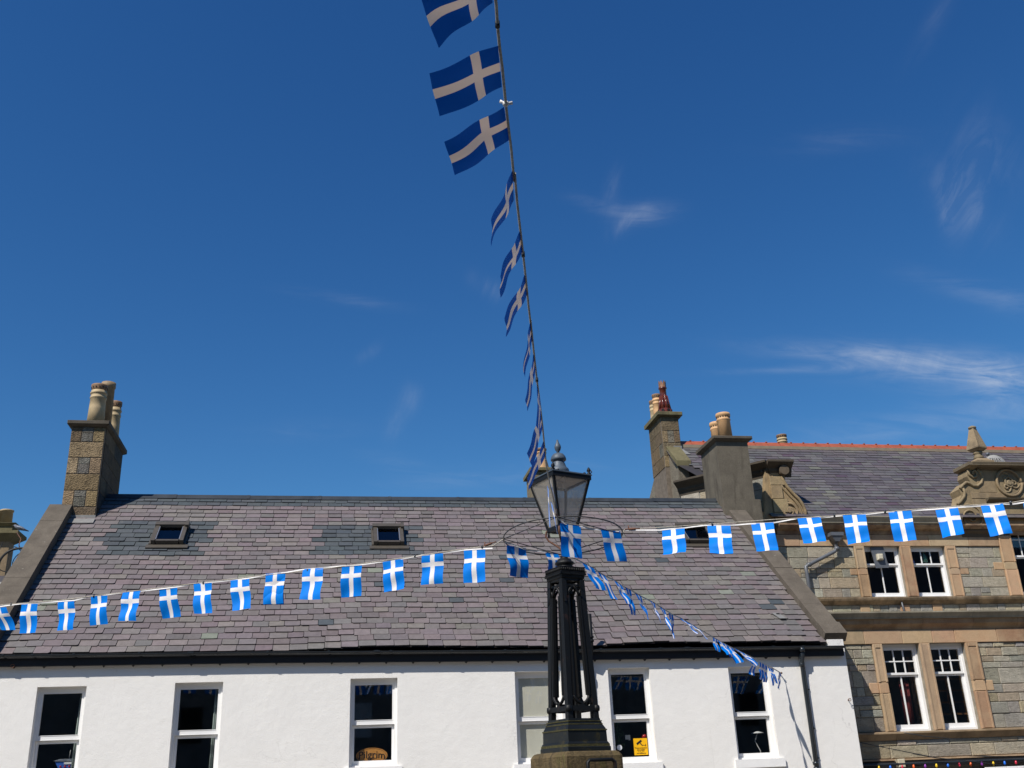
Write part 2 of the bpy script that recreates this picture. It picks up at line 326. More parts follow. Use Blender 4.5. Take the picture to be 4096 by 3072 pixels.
# ---------------------------------------------------------------- mesh helpers
class MB:
    def __init__(s): s.v = []; s.f = []; s.t = []; s.uv = []; s.mi = []; s.sm = []
    def face(s, pts, tint=(1, 1, 1), uv=None, mi=0, smooth=False):
        b = len(s.v); s.v += [tuple(p) for p in pts]; s.f.append(tuple(range(b, b + len(pts)))); s.t.append(tint)
        s.uv.append(uv or [(0, 0)] * len(pts)); s.mi.append(mi); s.sm.append(smooth); return s
    def mesh(s, vs, fs, tint=(1, 1, 1), mi=0, smooth=False):
        b = len(s.v); s.v += [tuple(p) for p in vs]
        for f in fs: s.f.append(tuple(b + i for i in f)); s.t.append(tint); s.uv.append([(0, 0)] * len(f)); s.mi.append(mi); s.sm.append(smooth)
        return s
    def hexa(s, p, tint=(1, 1, 1), mi=0):            # p: 8 points, 4 of the bottom ring then 4 of the top ring
        return s.mesh(p, [(3, 2, 1, 0), (4, 5, 6, 7), (0, 1, 5, 4), (1, 2, 6, 5), (2, 3, 7, 6), (3, 0, 4, 7)], tint, mi)
    def box(s, x0, x1, y0, y1, z0, z1, tint=(1, 1, 1), mi=0):
        return s.hexa([(x0, y0, z0), (x1, y0, z0), (x1, y1, z0), (x0, y1, z0), (x0, y0, z1), (x1, y0, z1), (x1, y1, z1), (x0, y1, z1)], tint, mi)
    def bbox(s, x0, x1, y0, y1, z0, z1, b=.01, tint=(1, 1, 1), mi=0):   # box whose front (y0) edges are chamfered
        v = [(x0, y1, z0), (x1, y1, z0), (x1, y1, z1), (x0, y1, z1), (x0, y0 + b, z0), (x1, y0 + b, z0), (x1, y0 + b, z1), (x0, y0 + b, z1),
             (x0 + b, y0, z0 + b), (x1 - b, y0, z0 + b), (x1 - b, y0, z1 - b), (x0 + b, y0, z1 - b)]
        return s.mesh(v, [(3, 2, 1, 0), (0, 1, 5, 4), (1, 2, 6, 5), (2, 3, 7, 6), (3, 0, 4, 7), (4, 5, 9, 8), (5, 6, 10, 9), (6, 7, 11, 10), (7, 4, 8, 11), (8, 9, 10, 11)], tint, mi)
    def tube(s, pts, r, n=8, tint=(1, 1, 1), mi=0, cap=True, smooth=True):
        pts = [Vector(p) for p in pts]; rs = r if isinstance(r, (list, tuple)) else [r] * len(pts)
        vs = []; up = None
        for i, p in enumerate(pts):
            d = (pts[min(i + 1, len(pts) - 1)] - pts[max(i - 1, 0)]).normalized()
            if up is None: up = d.orthogonal().normalized()
            up = (up - d * up.dot(d)).normalized(); sd_ = d.cross(up)
            for k in range(n):
                a = 2 * pi * k / n; vs.append(p + (up * cos(a) + sd_ * sin(a)) * rs[i])
        fs = [(i * n + k, i * n + (k + 1) % n, (i + 1) * n + (k + 1) % n, (i + 1) * n + k) for i in range(len(pts) - 1) for k in range(n)]
        s.mesh(vs, fs, tint, mi, smooth)
        if cap: s.face(vs[:n][::-1], tint, None, mi); s.face(vs[-n:], tint, None, mi)
        return s
    def lathe(s, prof, c, n=20, tint=(1, 1, 1), mi=0, smooth=True, sq=False, rot=0):
        vs = []; n = 4 if sq else n
        for (r, z) in prof:
            for k in range(n): a = 2 * pi * (k + (.5 if sq else 0)) / n + rot; q = sqrt(2) if sq else 1; vs.append((c[0] + q * r * cos(a), c[1] + q * r * sin(a), c[2] + z))
        fs = [(i * n + k, i * n + (k + 1) % n, (i + 1) * n + (k + 1) % n, (i + 1) * n + k) for i in range(len(prof) - 1) for k in range(n)]
        s.mesh(vs, fs, tint, mi, smooth and not sq)
        s.face(vs[:n][::-1], tint, None, mi); s.face(vs[-n:], tint, None, mi); return s
    def prism(s, poly, y0, y1, tint=(1, 1, 1), mi=0):     # polygon in (x,z), extruded in y
        n = len(poly); a = [(x, y0, z) for x, z in poly]; b = [(x, y1, z) for x, z in poly]
        s.face(a, tint, None, mi); s.face(b[::-1], tint, None, mi)
        for i in range(n): j = (i + 1) % n; s.face([a[j], a[i], b[i], b[j]], tint, None, mi)
        return s
    def xform(s, fn, start=0): s.v = s.v[:start] + [tuple(fn(Vector(p))) for p in s.v[start:]]; return s
    def build(s, name, mats, parent=None):
        me = bpy.data.meshes.new(name); org = Vector(parent['org']) if parent is not None else Vector((0, 0, 0))
        me.from_pydata([tuple(Vector(p) - org) for p in s.v], [], s.f)
        for m in (mats if isinstance(mats, (list, tuple)) else [mats]): me.materials.append(m)
        ca = me.color_attributes.new('tint', 'FLOAT_COLOR', 'CORNER'); uvl = me.uv_layers.new(name='UVMap')
        cols = []; uvs = []
        for i, f in enumerate(s.f):
            for k in range(len(f)): cols += [*s.t[i], 1]; uvs += list(s.uv[i][k])
        ca.data.foreach_set('color', cols); uvl.data.foreach_set('uv', uvs)
        me.polygons.foreach_set('material_index', s.mi); me.polygons.foreach_set('use_smooth', s.sm)
        import bmesh
        bm = bmesh.new(); bm.from_mesh(me); bmesh.ops.remove_doubles(bm, verts=bm.verts, dist=1e-5) if any(s.sm) else None; bm.to_mesh(me); bm.free(); me.update()
        o = bpy.data.objects.new(name, me); COL.objects.link(o)
        if parent is not None: o.parent = parent; o['org'] = tuple(org)
        return o
def thing(name, label, cat, loc=(0, 0, 0), group=None):
    o = bpy.data.objects.new(name, None); COL.objects.link(o); o.location = loc; o['org'] = tuple(loc); o['label'] = label; o['category'] = cat
    o.empty_display_size = .2
    if group: o['group'] = group
    return o
def single(mb, name, mats, label, cat, group=None):
    # a thing that is one mesh: origin at the middle of its foot
    xs = [p[0] for p in mb.v]; ys = [p[1] for p in mb.v]; zs = [p[2] for p in mb.v]
    c = ((min(xs) + max(xs)) / 2, (min(ys) + max(ys)) / 2, min(zs)); mb.xform(lambda p: p - Vector(c))
    o = mb.build(name, mats); o.location = c; o['label'] = label; o['category'] = cat
    if group: o['group'] = group
    return o
def struct(mb, name, mats): o = mb.build(name, mats); o['kind'] = 'structure'; return o
def jit(c, a=.1, hue=.03):
    k = 1 + random.uniform(-a, a); return tuple(max(0, x * k * (1 + random.uniform(-hue, hue))) for x in c)
def spiral(cx, cz, r0, r1, turns, a0, y, n=40, sgn=1):
    return [(cx + (r0 + (r1 - r0) * i / n) * cos(a0 + sgn * 2 * pi * turns * i / n), y, cz + (r0 + (r1 - r0) * i / n) * sin(a0 + sgn * 2 * pi * turns * i / n)) for i in range(n + 1)]

# ---------------------------------------------------------------- ground
g = MB(); g.box(-300, 300, -300, 400, -1, 0); struct(g, 'ground', M_GROUND)
M_ROAD = simple('dark asphalt', (.05, .05, .05), .9, 0, .25, 3, .004, 80)
g = MB(); g.face([(-300, -5, .004), (300, -5, .004), (300, 12, .004), (-300, 12, .004)]); struct(g, 'added_road', M_ROAD)  # unseen dark strip added to cut ground bounce on the overhead flags

# ================================================================ WHITE HOUSE
YF = 21.418; PT = radians(41.5); TP = tan(PT)
EAVE = onY(1500, 2590, YF)                         # a point of the slate surface above the wall face
RN = Vector((0, -sin(PT), cos(PT)))
def roofP(x, t, h=0, y0=YF, z0=EAVE.z, pt=PT): return Vector((x, y0 + t * cos(pt) - h * sin(pt), z0 + t * sin(pt) + h * cos(pt)))
def roofpx(u, v, y0=YF, z0=EAVE.z, pt=PT, h=0):    # pixel -> (x, t) on the roof plane
    o = roofP(0, 0, h, y0, z0, pt); p = onPl(u, v, tuple(o), (0, -sin(pt), cos(pt)))
    return p.x, (p - Vector((p.x, o.y, o.z))).length * (1 if p.y > o.y else -1)
XL, XR = -6.45, 10.83
ridge_t = roofpx(1500, 1990)[1]
WH = thing('white_house', 'white roughcast cottage with purple grey slate roof behind the lamp post', 'house', (2.2, YF, 0))
def openings_wall(mb, x0, x1, z0, z1, holes, y, depth, tint=(1, 1, 1)):
    xs = sorted({x0, x1, *[h[0] for h in holes], *[h[1] for h in holes]}); zs = sorted({z0, z1, *[h[2] for h in holes], *[h[3] for h in holes]})
    for i in range(len(xs) - 1):
        for j in range(len(zs) - 1):
            cx, cz = (xs[i] + xs[i + 1]) / 2, (zs[j] + zs[j + 1]) / 2
            if any(h[0] < cx < h[1] and h[2] < cz < h[3] for h in holes): continue
            mb.face([(xs[i], y, zs[j]), (xs[i + 1], y, zs[j]), (xs[i + 1], y, zs[j + 1]), (xs[i], y, zs[j + 1])], tint)
    for (a, b, c, d) in holes:
        e = y + depth
        mb.face([(a, y, c), (a, y, d), (a, e, d), (a, e, c)], tint); mb.face([(b, y, d), (b, y, c), (b, e, c), (b, e, d)], tint)
        mb.face([(a, y, d), (b, y, d), (b, e, d), (a, e, d)], tint); mb.face([(a, y, c), (a, e, c), (b, e, c), (b, y, c)], tint)
def opx(l, r, t, b):  # pixels of an opening on the white facade (top-left x, top-right x at row t; bottom row b at the left)
    a = onY(l, t, YF); c = onY(r, t, YF); return [a.x, c.x, b, (a.z + c.z) / 2]
WIN = [opx(150, 347, 2746, 1.98), opx(701, 893, 2729, 2.0), opx(1402, 1590, 2712.5, onY(1490, 3067, YF).z), opx(2058, 2203, 2686, onY(2130, 3055, YF).z),
       opx(2430, 2597, 2671, onY(2520, 3052, YF).z), opx(2911, 3071, 2666, onY(3010, 3036, YF).z)]
WIN[3][1] = WIN[3][0] + .98
XW0, XW1 = -7.05, 11.24
wall = MB(); wtop = 4.20
openings_wall(wall, XW0, XW1, 0, wtop, WIN, YF, .34)
YB = 27.9; zr = (roofP(0, ridge_t)).z
wall.face([(XW1, YF, 0), (XW1, YB, 0), (XW1, YB, zr - 1.2), (XW1, roofP(0, ridge_t).y, zr - .1), (XW1, YF, wtop)])
tq = roofP(0, ridge_t - 1.1); wall.face([(XW0, YB, 0), (XW0, YF, 0), (XW0, YF, wtop), (XW0, tq.y, tq.z - .05), (XW0, YB, tq.z - .6)])
wall.box(10.86, XW1, YF, YF + .35, wtop - .003, 4.42)
wall.face([(XW1, YB, 0), (XW0, YB, 0), (XW0, YB, zr - 1.2), (XW1, YB, zr - 1.2)])
wall.build('wall', M_HARL, WH)
rm = MB()   # dark rooms behind the windows
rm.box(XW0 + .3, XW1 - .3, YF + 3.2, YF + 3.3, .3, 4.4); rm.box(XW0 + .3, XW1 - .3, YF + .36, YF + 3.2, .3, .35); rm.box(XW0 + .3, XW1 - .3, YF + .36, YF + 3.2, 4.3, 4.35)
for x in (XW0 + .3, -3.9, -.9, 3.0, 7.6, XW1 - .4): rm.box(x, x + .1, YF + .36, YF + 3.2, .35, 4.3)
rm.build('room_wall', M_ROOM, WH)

# slates
def slate_roof(mb, x0, x1, t0, t1, expo, wid, tintf, y0, z0, pt, keep=None, thick=.012, clip=.035, sag=None):
    rows = int((t1 - t0) / expo) + 1
    for r in range(rows):
        ta = t0 + r * expo + random.uniform(-.004, .004); tb = min(ta + expo + .03, t1 + .02)
        off = x0 - wid - (wid / 2 if r % 2 else 0) + random.uniform(-.04, .04); drift = 0; kk = 0; x = off; ds = wid * random.uniform(.985, 1.015)
        while x < x1:
            kk += 1; xn = off + ds * kk + random.uniform(-.022, .022); w = xn - x; a, b = max(x, x0), min(xn - .011, x1); x = xn
            if b - a < .05: continue
            cx = (a + b) / 2
            if keep and not keep(cx, (ta + tb) / 2): continue
            th = thick * random.uniform(.7, 1.7); dt = random.uniform(-.004, .004) + drift
            if random.random() < .03: dt -= .025
            c1 = random.uniform(0, clip) * (random.random() < .8); c2 = random.uniform(0, clip) * (random.random() < .8); sk = random.uniform(-.006, .006); s_ = sag(cx, ta) if sag else 0
            P = lambda X, T, H: roofP(X, T, H + s_, y0, z0, pt)
            q = [(a + c1, ta + dt - sk), (b - c2, ta + dt + sk), (b, ta + dt + c2 * .8 + sk), (b, tb), (a, tb), (a, ta + dt + c1 * .8 - sk)]
            hh = lambda T: .006 + th * 1.55 * (1 - (T - ta) / (tb - ta))
            top = [P(X, T, hh(T) + random.uniform(0, .002)) for X, T in q]; low = [P(X, T, hh(T) - th - .012) for X, T in q]
            tint = tintf(cx, (ta + tb) / 2, r, rows)
            mb.face(top, tint)
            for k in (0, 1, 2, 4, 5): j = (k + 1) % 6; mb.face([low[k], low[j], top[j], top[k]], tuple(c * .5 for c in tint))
PUR = [(.152, .126, .126), (.165, .137, .134), (.145, .122, .120), (.158, .128, .129), (.170, .147, .138), (.138, .117, .117), (.155, .124, .125)]
GRY = [(.148, .131, .125), (.140, .127, .122), (.130, .117, .112), (.158, .140, .126)]
DRK = [(.062, .071, .076), (.068, .077, .081), (.057, .066, .072), (.072, .079, .083)]
RW = [roofpx(680, 2150), roofpx(1553, 2155), roofpx(2785, 2148)]
patches = [(RW[0][0] - .28, RW[0][1] + .0, 1.35, .80), (RW[1][0] - .45, RW[1][1] - .02, 1.35, .85), (RW[1][0] - .9, RW[1][1] - .55, .8, .35), (roofpx(2050, 2225)[0], roofpx(2050, 2225)[1], .55, .12),
           (RW[2][0] - .35, RW[2][1] + .45, .7, .25)]
spots = [roofpx(*p) for p in [(1330, 2490), (1810, 2400), (2050, 2320), (3085, 2400), (3070, 2420), (2620, 2240), (2350, 2310), (1520, 2340)]]
def wtint(x, t, r, n):
    if t > ridge_t - .50: return jit(random.choice(DRK), .08)
    for (px, pt_, hw, hh) in patches:
        d = abs(x - px) / hw + .35 * max(0, abs(t - pt_) / hh); 
        if abs(x - px) < hw * (1 - .25 * ((r * 7) % 3) / 2) and abs(t - pt_) < hh: return jit(random.choice(DRK), .08)
    for (sx, st) in spots:
        if abs(x - sx) < .17 and abs(t - st) < .11: return jit(random.choice(DRK), .08)
    u = random.random(); g_ = .16 + .30 * max(0, min(1, (x - 2) / 8)) + .12 * (1 - t / ridge_t)
    if u < .004: return jit((.18, .19, .15), .1)
    if u < g_: return jit(random.choice(GRY), .10)
    return jit(random.choice(PUR), .10)
def sagf(x, t):
    e = max(0, min(1, 1 - t / ridge_t))
    return .03 * sin(x * .9 + 1) * e + .02 * sin(x * 2.1) * e ** 3 - .03 * (1 - ((x - 2) / 9) ** 2) * (1 - e) + (.05 * math.exp(-((x - 2.2) / 1.1) ** 2) + .05 * math.exp(-((x + 3.6) / .9) ** 2)) * e ** 8
rf = MB()
# solid under-roof
nx = 24
for i in range(nx):
    a = XL + (XR - XL) * i / nx; b = XL + (XR - XL) * (i + 1) / nx
    for j in range(8):
        ta = -.06 + (ridge_t + .06) * j / 8; tb = -.06 + (ridge_t + .06) * (j + 1) / 8
        rf.face([roofP(a, ta, sagf(a, ta) - .014), roofP(b, ta, sagf(b, ta) - .014), roofP(b, tb, sagf(b, tb) - .014), roofP(a, tb, sagf(a, tb) - .014)], (.03, .026, .025))
rd = roofP(0, ridge_t)
rf.face([(XL, rd.y, rd.z - .03), (XR, rd.y, rd.z - .03), (XR, YB + .1, zr - 1.25), (XL, YB + .1, zr - 1.25)], (.06, .06, .06))
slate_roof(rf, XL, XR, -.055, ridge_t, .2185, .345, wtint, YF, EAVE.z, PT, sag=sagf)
roof_o = rf.build('roof', M_SLATE, WH)
# ridge metal
rc = MB(); n = 9
for i in range(n):
    a = XL + .45 + (XR - XL - .5) * i / n; b = XL + .45 + (XR - XL - .5) * (i + 1) / n - .012
    for (x0_, x1_, e) in ((a, b, 0), (b - .05, b + .03, .008)):
        sa = sagf((x0_ + x1_) / 2, ridge_t)
        p = [roofP(x0_, ridge_t - .17, .035 + e + sa), roofP(x1_, ridge_t - .17, .035 + e + sa), roofP(x1_, ridge_t + .02, .05 + e + sa), roofP(x0_, ridge_t + .02, .05 + e + sa)]
        q = [v - RN * .02 for v in p]; rc.hexa(q + p)
        rc.hexa([q[3], q[2], q[2] + Vector((0, .25, -.22)), q[3] + Vector((0, .25, -.22)), p[3], p[2], p[2] + Vector((0, .25, -.20)), p[3] + Vector((0, .25, -.20))])
rc.build('ridge_cap', M_RIDGE, roof_o)
# fallen slate with a metal tingle
x, t = roofpx(3112, 2468); tg = MB(); p = [roofP(x - .12, t + .1, .05), roofP(x + .05, t + .1, .05), roofP(x + .13, t - .14, .055), roofP(x - .02, t - .14, .055)]
tg.hexa([v - RN * .012 for v in p] + p, mi=0); tg.hexa([roofP(x + a, t + b, .056) for a, b in ((-.03, .03), (.05, .03), (.05, .07), (-.03, .07))] + [roofP(x + a, t + b, .062) for a, b in ((-.03, .03), (.05, .03), (.05, .07), (-.03, .07))], mi=1)
tg.build('metal_patch', [M_ZINC, M_HOLE], roof_o)

# skew copings
def coping(x0, x1, h, t0, t1, kneeler=None):
    mb = MB(); segs = 7
    for i in range(segs):
        a = t0 + (t1 - t0) * i / segs; b = t0 + (t1 - t0) * (i + 1) / segs - .004
        e = random.uniform(-.006, .006)
        mb.hexa([roofP(x0, a, -.25), roofP(x1, a, -.25), roofP(x1, b, -.25), roofP(x0, b, -.25), roofP(x0, a, h + e), roofP(x1, a, h + e), roofP(x1, b, h + e), roofP(x0, b, h + e)])
    if kneeler:
        k = kneeler; mb.hexa([roofP(x0 - .01, t0 - k, -.08), roofP(x1 + .03, t0 - k, -.08), roofP(x1 + .03, t0 - .006, -.12), roofP(x0 - .01, t0 - .006, -.12),
                              roofP(x0 - .01, t0 - k, h + .015), roofP(x1 + .03, t0 - k, h + .015), roofP(x1 + .03, t0 - .006, h + .03), roofP(x0 - .01, t0 - .006, h + .03)])
    mb.build('coping', M_COPE, WH)
coping(-6.98, -6.45, .26, -.20, ridge_t - 1.05)
coping(10.82, 11.31, .13, .46, ridge_t - .75, .42)

# gutter, fascia, downpipe
gp = [onY(0, 2622, 21.25), onY(1000, 2609, 21.25), onY(2100, 2602, 21.25), onY(2800, 2592, 21.25), onY(3376, 2584, 21.25)]
gp = [(-6.95, 21.22, gp[0].z)] + [(p.x, 21.22, p.z) for p in gp]
gt = MB()
def half_round(pts, r, mb):
    n = 8; vs = []
    for p in pts:
        for k in range(n + 1): a = pi + pi * k / n; vs.append((p[0], p[1] + r * cos(a), p[2] + r * sin(a)))
        vs.append((p[0], p[1] + r * .85, p[2])); vs.append((p[0], p[1] - r * .85, p[2] - .004))
    m_ = n + 3
    mb.mesh(vs, [(i * m_ + k, i * m_ + (k + 1) % m_, (i + 1) * m_ + (k + 1) % m_, (i + 1) * m_ + k) for i in range(len(pts) - 1) for k in range(m_)], smooth=False)
    mb.face(vs[:m_]); mb.face(vs[-m_:][::-1])
half_round(gp, .048, gt)
def gz(x):
    for i in range(len(gp) - 1):
        if gp[i][0] <= x <= gp[i + 1][0]: f = (x - gp[i][0]) / (gp[i + 1][0] - gp[i][0]); return gp[i][2] * (1 - f) + gp[i + 1][2] * f
    return gp[-1][2]
go = gt.build('gutter', M_PLASTIC, WH)
for u in (18, 137, 300, 560, 765, 1072, 1315, 1507, 1563, 1805, 2018, 2400, 2638, 2745, 3090, 3210):
    x = onY(u, 2600, 21.25).x; z = gz(x); b = MB(); n = 8; r = .056; w = .022 if u not in (765, 1507, 2745) else .06
    pa = [(x - w, 21.22 + r * cos(pi + pi * k / n), z + r * sin(pi + pi * k / n)) for k in range(n + 1)]; pb = [(x + w, p[1], p[2]) for p in pa]
    for k in range(n): b.face([pa[k], pa[k + 1], pb[k + 1], pb[k]])
    b.face(pa); b.face(pb[::-1]); b.box(x - w, x + w, 21.22 - r, 21.22 - r + .02, z - .01, z + .018)
    b.build('gutter_bracket', M_PLASTIC, go)
fb = MB()
for i in range(len(gp) - 1):
    a, b = gp[i], gp[i + 1]
    fb.hexa([(a[0], 21.30, a[2] - .20), (b[0], 21.30, b[2] - .20), (b[0], YF - .002, b[2] - .20), (a[0], YF - .002, a[2] - .20), (a[0], 21.30, a[2] + .02), (b[0], 21.30, b[2] + .02), (b[0], YF + .1, b[2] + .02), (a[0], YF + .1, a[2] + .02)])
x = -6.6
while x < 10.4: fb.hexa([(x - .03, 21.32, gz(x) - .2), (x + .03, 21.32, gz(x) - .2), (x + .03, YF - .003, gz(x) - .2), (x - .03, YF - .003, gz(x) - .2)][::-1] + [(x, 21.36, gz(x) - .235)] * 2 + [(x, YF - .003, gz(x) - .235)] * 2); x += .55
fb.build('fascia', M_FASCIA, WH)
dp = MB(); x = onY(3205, 2600, 21.3).x; xb = onY(3262, 3040, 21.3).x
x = (x + xb) / 2; dp.tube([(x, 21.22, gz(x) - .05), (x, 21.24, gz(x) - .2), (x, 21.33, gz(x) - .36), (x, 21.34, 3.6), (x, 21.34, 0)], .045, 12)
for z in (gz(x) - .42, gz(x) - .25): dp.tube([(x, 21.335, z), (x, 21.335, z + .1)], .056, 12)
for z in (1.83, 1.72): dp.tube([(x, 21.34, z), (x, 21.34, z + .06)], .066, 12)
dp.tube([(x, 21.22, gz(x) - .12), (x, 21.22, gz(x) - .02)], .06, 12)
dpo = dp.build('downpipe', M_PLASTIC, WH)
cb = MB(); xs_ = x + .085; cb.tube([(xs_, YF - .015, 4.0 - .25 * i) for i in range(16)], .011, 6)
for z in (3.35, 2.55, 1.95, 1.5): cb.box(xs_ - .03, xs_ + .04, YF - .035, YF - .002, z, z + .02)
cb.build('wall_cable', M_PLASTIC, WH)

# soil vent pipe at the eaves
vx = onY(2365, 2590, 21.15).x; vt = onY(2360, 2456, 21.15).z
vp = MB(); vp.tube([(vx, 21.15, vt), (vx, 21.15, 4.35), (vx + .0, 21.2, 4.2), (vx - .02, 21.32, 4.06), (vx - .02, 21.34, 3.9), (vx - .02, 21.34, 0)], .05, 12)
for z in (4.5, 4.42): vp.tube([(vx, 21.15, z), (vx, 21.15, z + .04)], .068, 12)
vp.tube([(vx - .02, 21.34, 3.72), (vx - .02, 21.34, 3.82)], .066, 12)
vp.build('vent_pipe', M_IRON, WH)
# windows of the white house
def bars(mb, x0, x1, z0, z1, w, y0, y1, wb=None, wt=None):
    wb = wb or w; wt = wt or w
    mb.box(x0, x0 + w, y0, y1, z0, z1); mb.box(x1 - w, x1, y0, y1, z0, z1); mb.box(x0 + w, x1 - w, y0, y1, z0, z0 + wb); mb.box(x0 + w, x1 - w, y0, y1, z1 - wt, z1)
for i, (a, b, c, d) in enumerate(WIN):
    mid = c + (d - c) * .475 if i not in (2,) else c + (d - c) * .49
    f = MB(); bars(f, a, b, c, d, .05, YF + .12, YF + .24, .035); f.box(a, b, YF + .13, YF + .22, mid - .03, mid - .02)
    fo = f.build('window', M_UPVC, WH)
    s = MB(); bars(s, a + .05, b - .05, mid - .035, d - .05, .045, YF + .135, YF + .185, .085, .07)
    s.box(a + .095, b - .095, YF + .128, YF + .14, mid + .05, mid + .06); s.build('upper_sash', M_UPVC, fo)
    s = MB(); bars(s, a + .052, b - .052, c + .035, mid - .04, .05, YF + .19, YF + .235, .085, .05); s.build('lower_sash', M_UPVC, fo)
    p = MB(); p.box(a + .09, b - .09, YF + .158, YF + .162, mid + .04, d - .11); p.box(a + .1, b - .1, YF + .21, YF + .214, c + .1, mid - .08); p.build('pane', M_GLASS, fo)
    s = MB(); s.box(a - .09, b + .10, YF - .06, YF + .12, c - .17, c - .002); s.build('sill', M_SILL, fo)
    if i == 3:
        s = MB(); s.box(a + .06, b - .06, YF + .225, YF + .24, c + .05, mid - .05); s.box(a + .06, b - .06, YF + .175, YF + .187, mid, d - .06); s.build('board', M_BOARD, fo)
# roof windows
for i, (x, t) in enumerate(RW):
    w, h = (.37, .43) if i < 2 else (.44, .44)
    f = MB()
    def rbox(mb, x0, x1, t0, t1, h0, h1, mi=0): mb.hexa([roofP(x0, t0, h0), roofP(x1, t0, h0), roofP(x1, t1, h0), roofP(x0, t1, h0), roofP(x0, t0, h1), roofP(x1, t0, h1), roofP(x1, t1, h1), roofP(x0, t1, h1)], mi=mi)
    rbox(f, x - w, x - w + .09, t - h, t + h, 0, .16); rbox(f, x + w - .09, x + w, t - h, t + h, 0, .16)
    rbox(f, x - w + .11, x + w - .11, t - h, t - h + .07, 0, .15); rbox(f, x - w - .02, x + w + .02, t + h - .11, t + h + .04, 0, .19)
    rbox(f, x - w - .10, x + w + .12, t - h - .16, t - h - .01, .02, .05); rbox(f, x - w - .05, x - w - .003, t - h, t + h, .0, .07); rbox(f, x + w + .003, x + w + .05, t - h, t + h, 0, .07)
    rbox(f, x + w - .05, x + w + .03, t + h - .18, t + h + .05, .05, .22)
    fo = f.build('roof_window', M_BRONZE, WH)
    s = MB(); rbox(s, x - w + .092, x - w + .11, t - h + .07, t + h - .14, .05, .155); rbox(s, x + w - .11, x + w - .092, t - h + .07, t + h - .14, .05, .155); rbox(s, x - w + .11, x + w - .11, t - h + .072, t - h + .088, .05, .135)
    s.build('glazing_bead', M_CHROME, fo)
    s = MB(); rbox(s, x - w + .11, x + w - .11, t - h + .09, t + h - .115, .10, .105); s.build('pane', M_GLASSD, fo)
    s = MB(); rbox(s, x - w + .11, x + w - .11, t - h + .09, t + h - .115, .032, .036); s.build('dark_backing', M_HOLE, fo)  # near-black sheet stands in for the dark hollow below the pane

# ---------------- chimneys
def potmesh(kind, c, h, r):
    """clay pots: kind 'banded', 'plain', 'crown'"""
    mb = MB()
    if kind == 'banded':
        mb.lathe([(r * 1.02, 0), (r * .93, h * .45), (r * .9, h * .66), (r * .97, h * .67), (r * .97, h * .70), (r * .9, h * .71), (r * .9, h * .77), (r * 1.0, h * .78), (r * 1.0, h * .81), (r * .9, h * .82), (r * .9, h * .86)], c, 24)
        mb.lathe([(r * .84, h * .86), (r * .88, h * .9), (r * .97, h * .96), (r * .97, h), (r * .75, h), (r * .75, h * .9)], c, 24, mi=1)
        for k in range(14): a = 2 * pi * k / 14; mb.tube([(c[0] + r * .86 * cos(a), c[1] + r * .86 * sin(a), c[2] + h * .925), (c[0] + r * .965 * cos(a), c[1] + r * .965 * sin(a), c[2] + h * .925)], r * .075, 6, mi=2)
    elif kind == 'roll':
        mb.lathe([(r * 1.0, 0), (r * .9, h * .72), (r * .98, h * .74), (r * 1.0, h * .77), (r * .92, h * .79), (r * .92, h * .87), (r * 1.02, h * .89), (r * 1.04, h * .95), (r * .98, h), (r * .75, h), (r * .75, h * .9)], c, 28)
        for k in range(16): a = 2 * pi * k / 16; mb.tube([(c[0] + r * .86 * cos(a), c[1] + r * .86 * sin(a), c[2] + h * .845), (c[0] + r * .95 * cos(a), c[1] + r * .95 * sin(a), c[2] + h * .845)], r * .10, 6, mi=2)
    elif kind == 'plain':
        mb.lathe([(r, 0), (r * .92, h * .9), (r * 1.03, h * .91), (r * 1.03, h), (r * .8, h), (r * .8, h * .9)], c, 20)
    elif kind == 'taper':
        mb.lathe([(r * 1.0, 0), (r * 1.02, h * .05), (r * .62, h * .62), (r * .60, h * .78), (r * .72, h * .80), (r * .72, h * .84)], c, 24)
        mb.lathe([(r * .66, h * .84), (r * .70, h * .92), (r * .76, h * .94), (r * .76, h), (r * .55, h), (r * .55, h * .9)], c, 24, mi=1)
    mb.lathe([(r * .7, h * .9), (r * .7, h * .93)], c, 16, mi=2)
    return mb
def stack_stones(mb, x0, x1, y0, y1, z0, z1, cols, courses, d=.015):
    """front and both visible sides faced with blocks"""
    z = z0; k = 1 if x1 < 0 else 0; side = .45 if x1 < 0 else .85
    for ch in courses:
        zt = min(z + ch, z1); n = 1 if k % 2 else 3
        xs_ = [x0 + (x1 - x0) * q for q in ((0, 1) if n == 1 else (0, .32, .66, 1))]
        for i in range(len(xs_) - 1):
            if n == 3 and i == 1 and ch > .2:
                zm = z + (zt - z) * .6; mb.bbox(xs_[i] + .006, xs_[i + 1] - .006, y0 - d, y0 + .05, z + .008, zm - .004, .01, jit(cols[-1], .15)); mb.bbox(xs_[i] + .006, xs_[i + 1] - .006, y0 - d, y0 + .05, zm + .004, zt - .006, .01, jit(cols[-1], .15))
            else: mb.bbox(xs_[i] + .006, xs_[i + 1] - .006, y0 - d, y0 + .05, z + .008, zt - .006, .012, jit(random.choice(cols[:-1]), .18))
        ys = [y0, y0 + (y1 - y0) * (.3 if k % 2 else .55), y1]
        for j in range(2):
            for (xa, xb) in ((x1 - .05, x1 + d), (x0 - d, x0 + .05)):
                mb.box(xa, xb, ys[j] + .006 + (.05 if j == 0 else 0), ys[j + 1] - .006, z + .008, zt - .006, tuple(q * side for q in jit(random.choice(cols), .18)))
        z = zt; k += 1
        if z >= z1: break
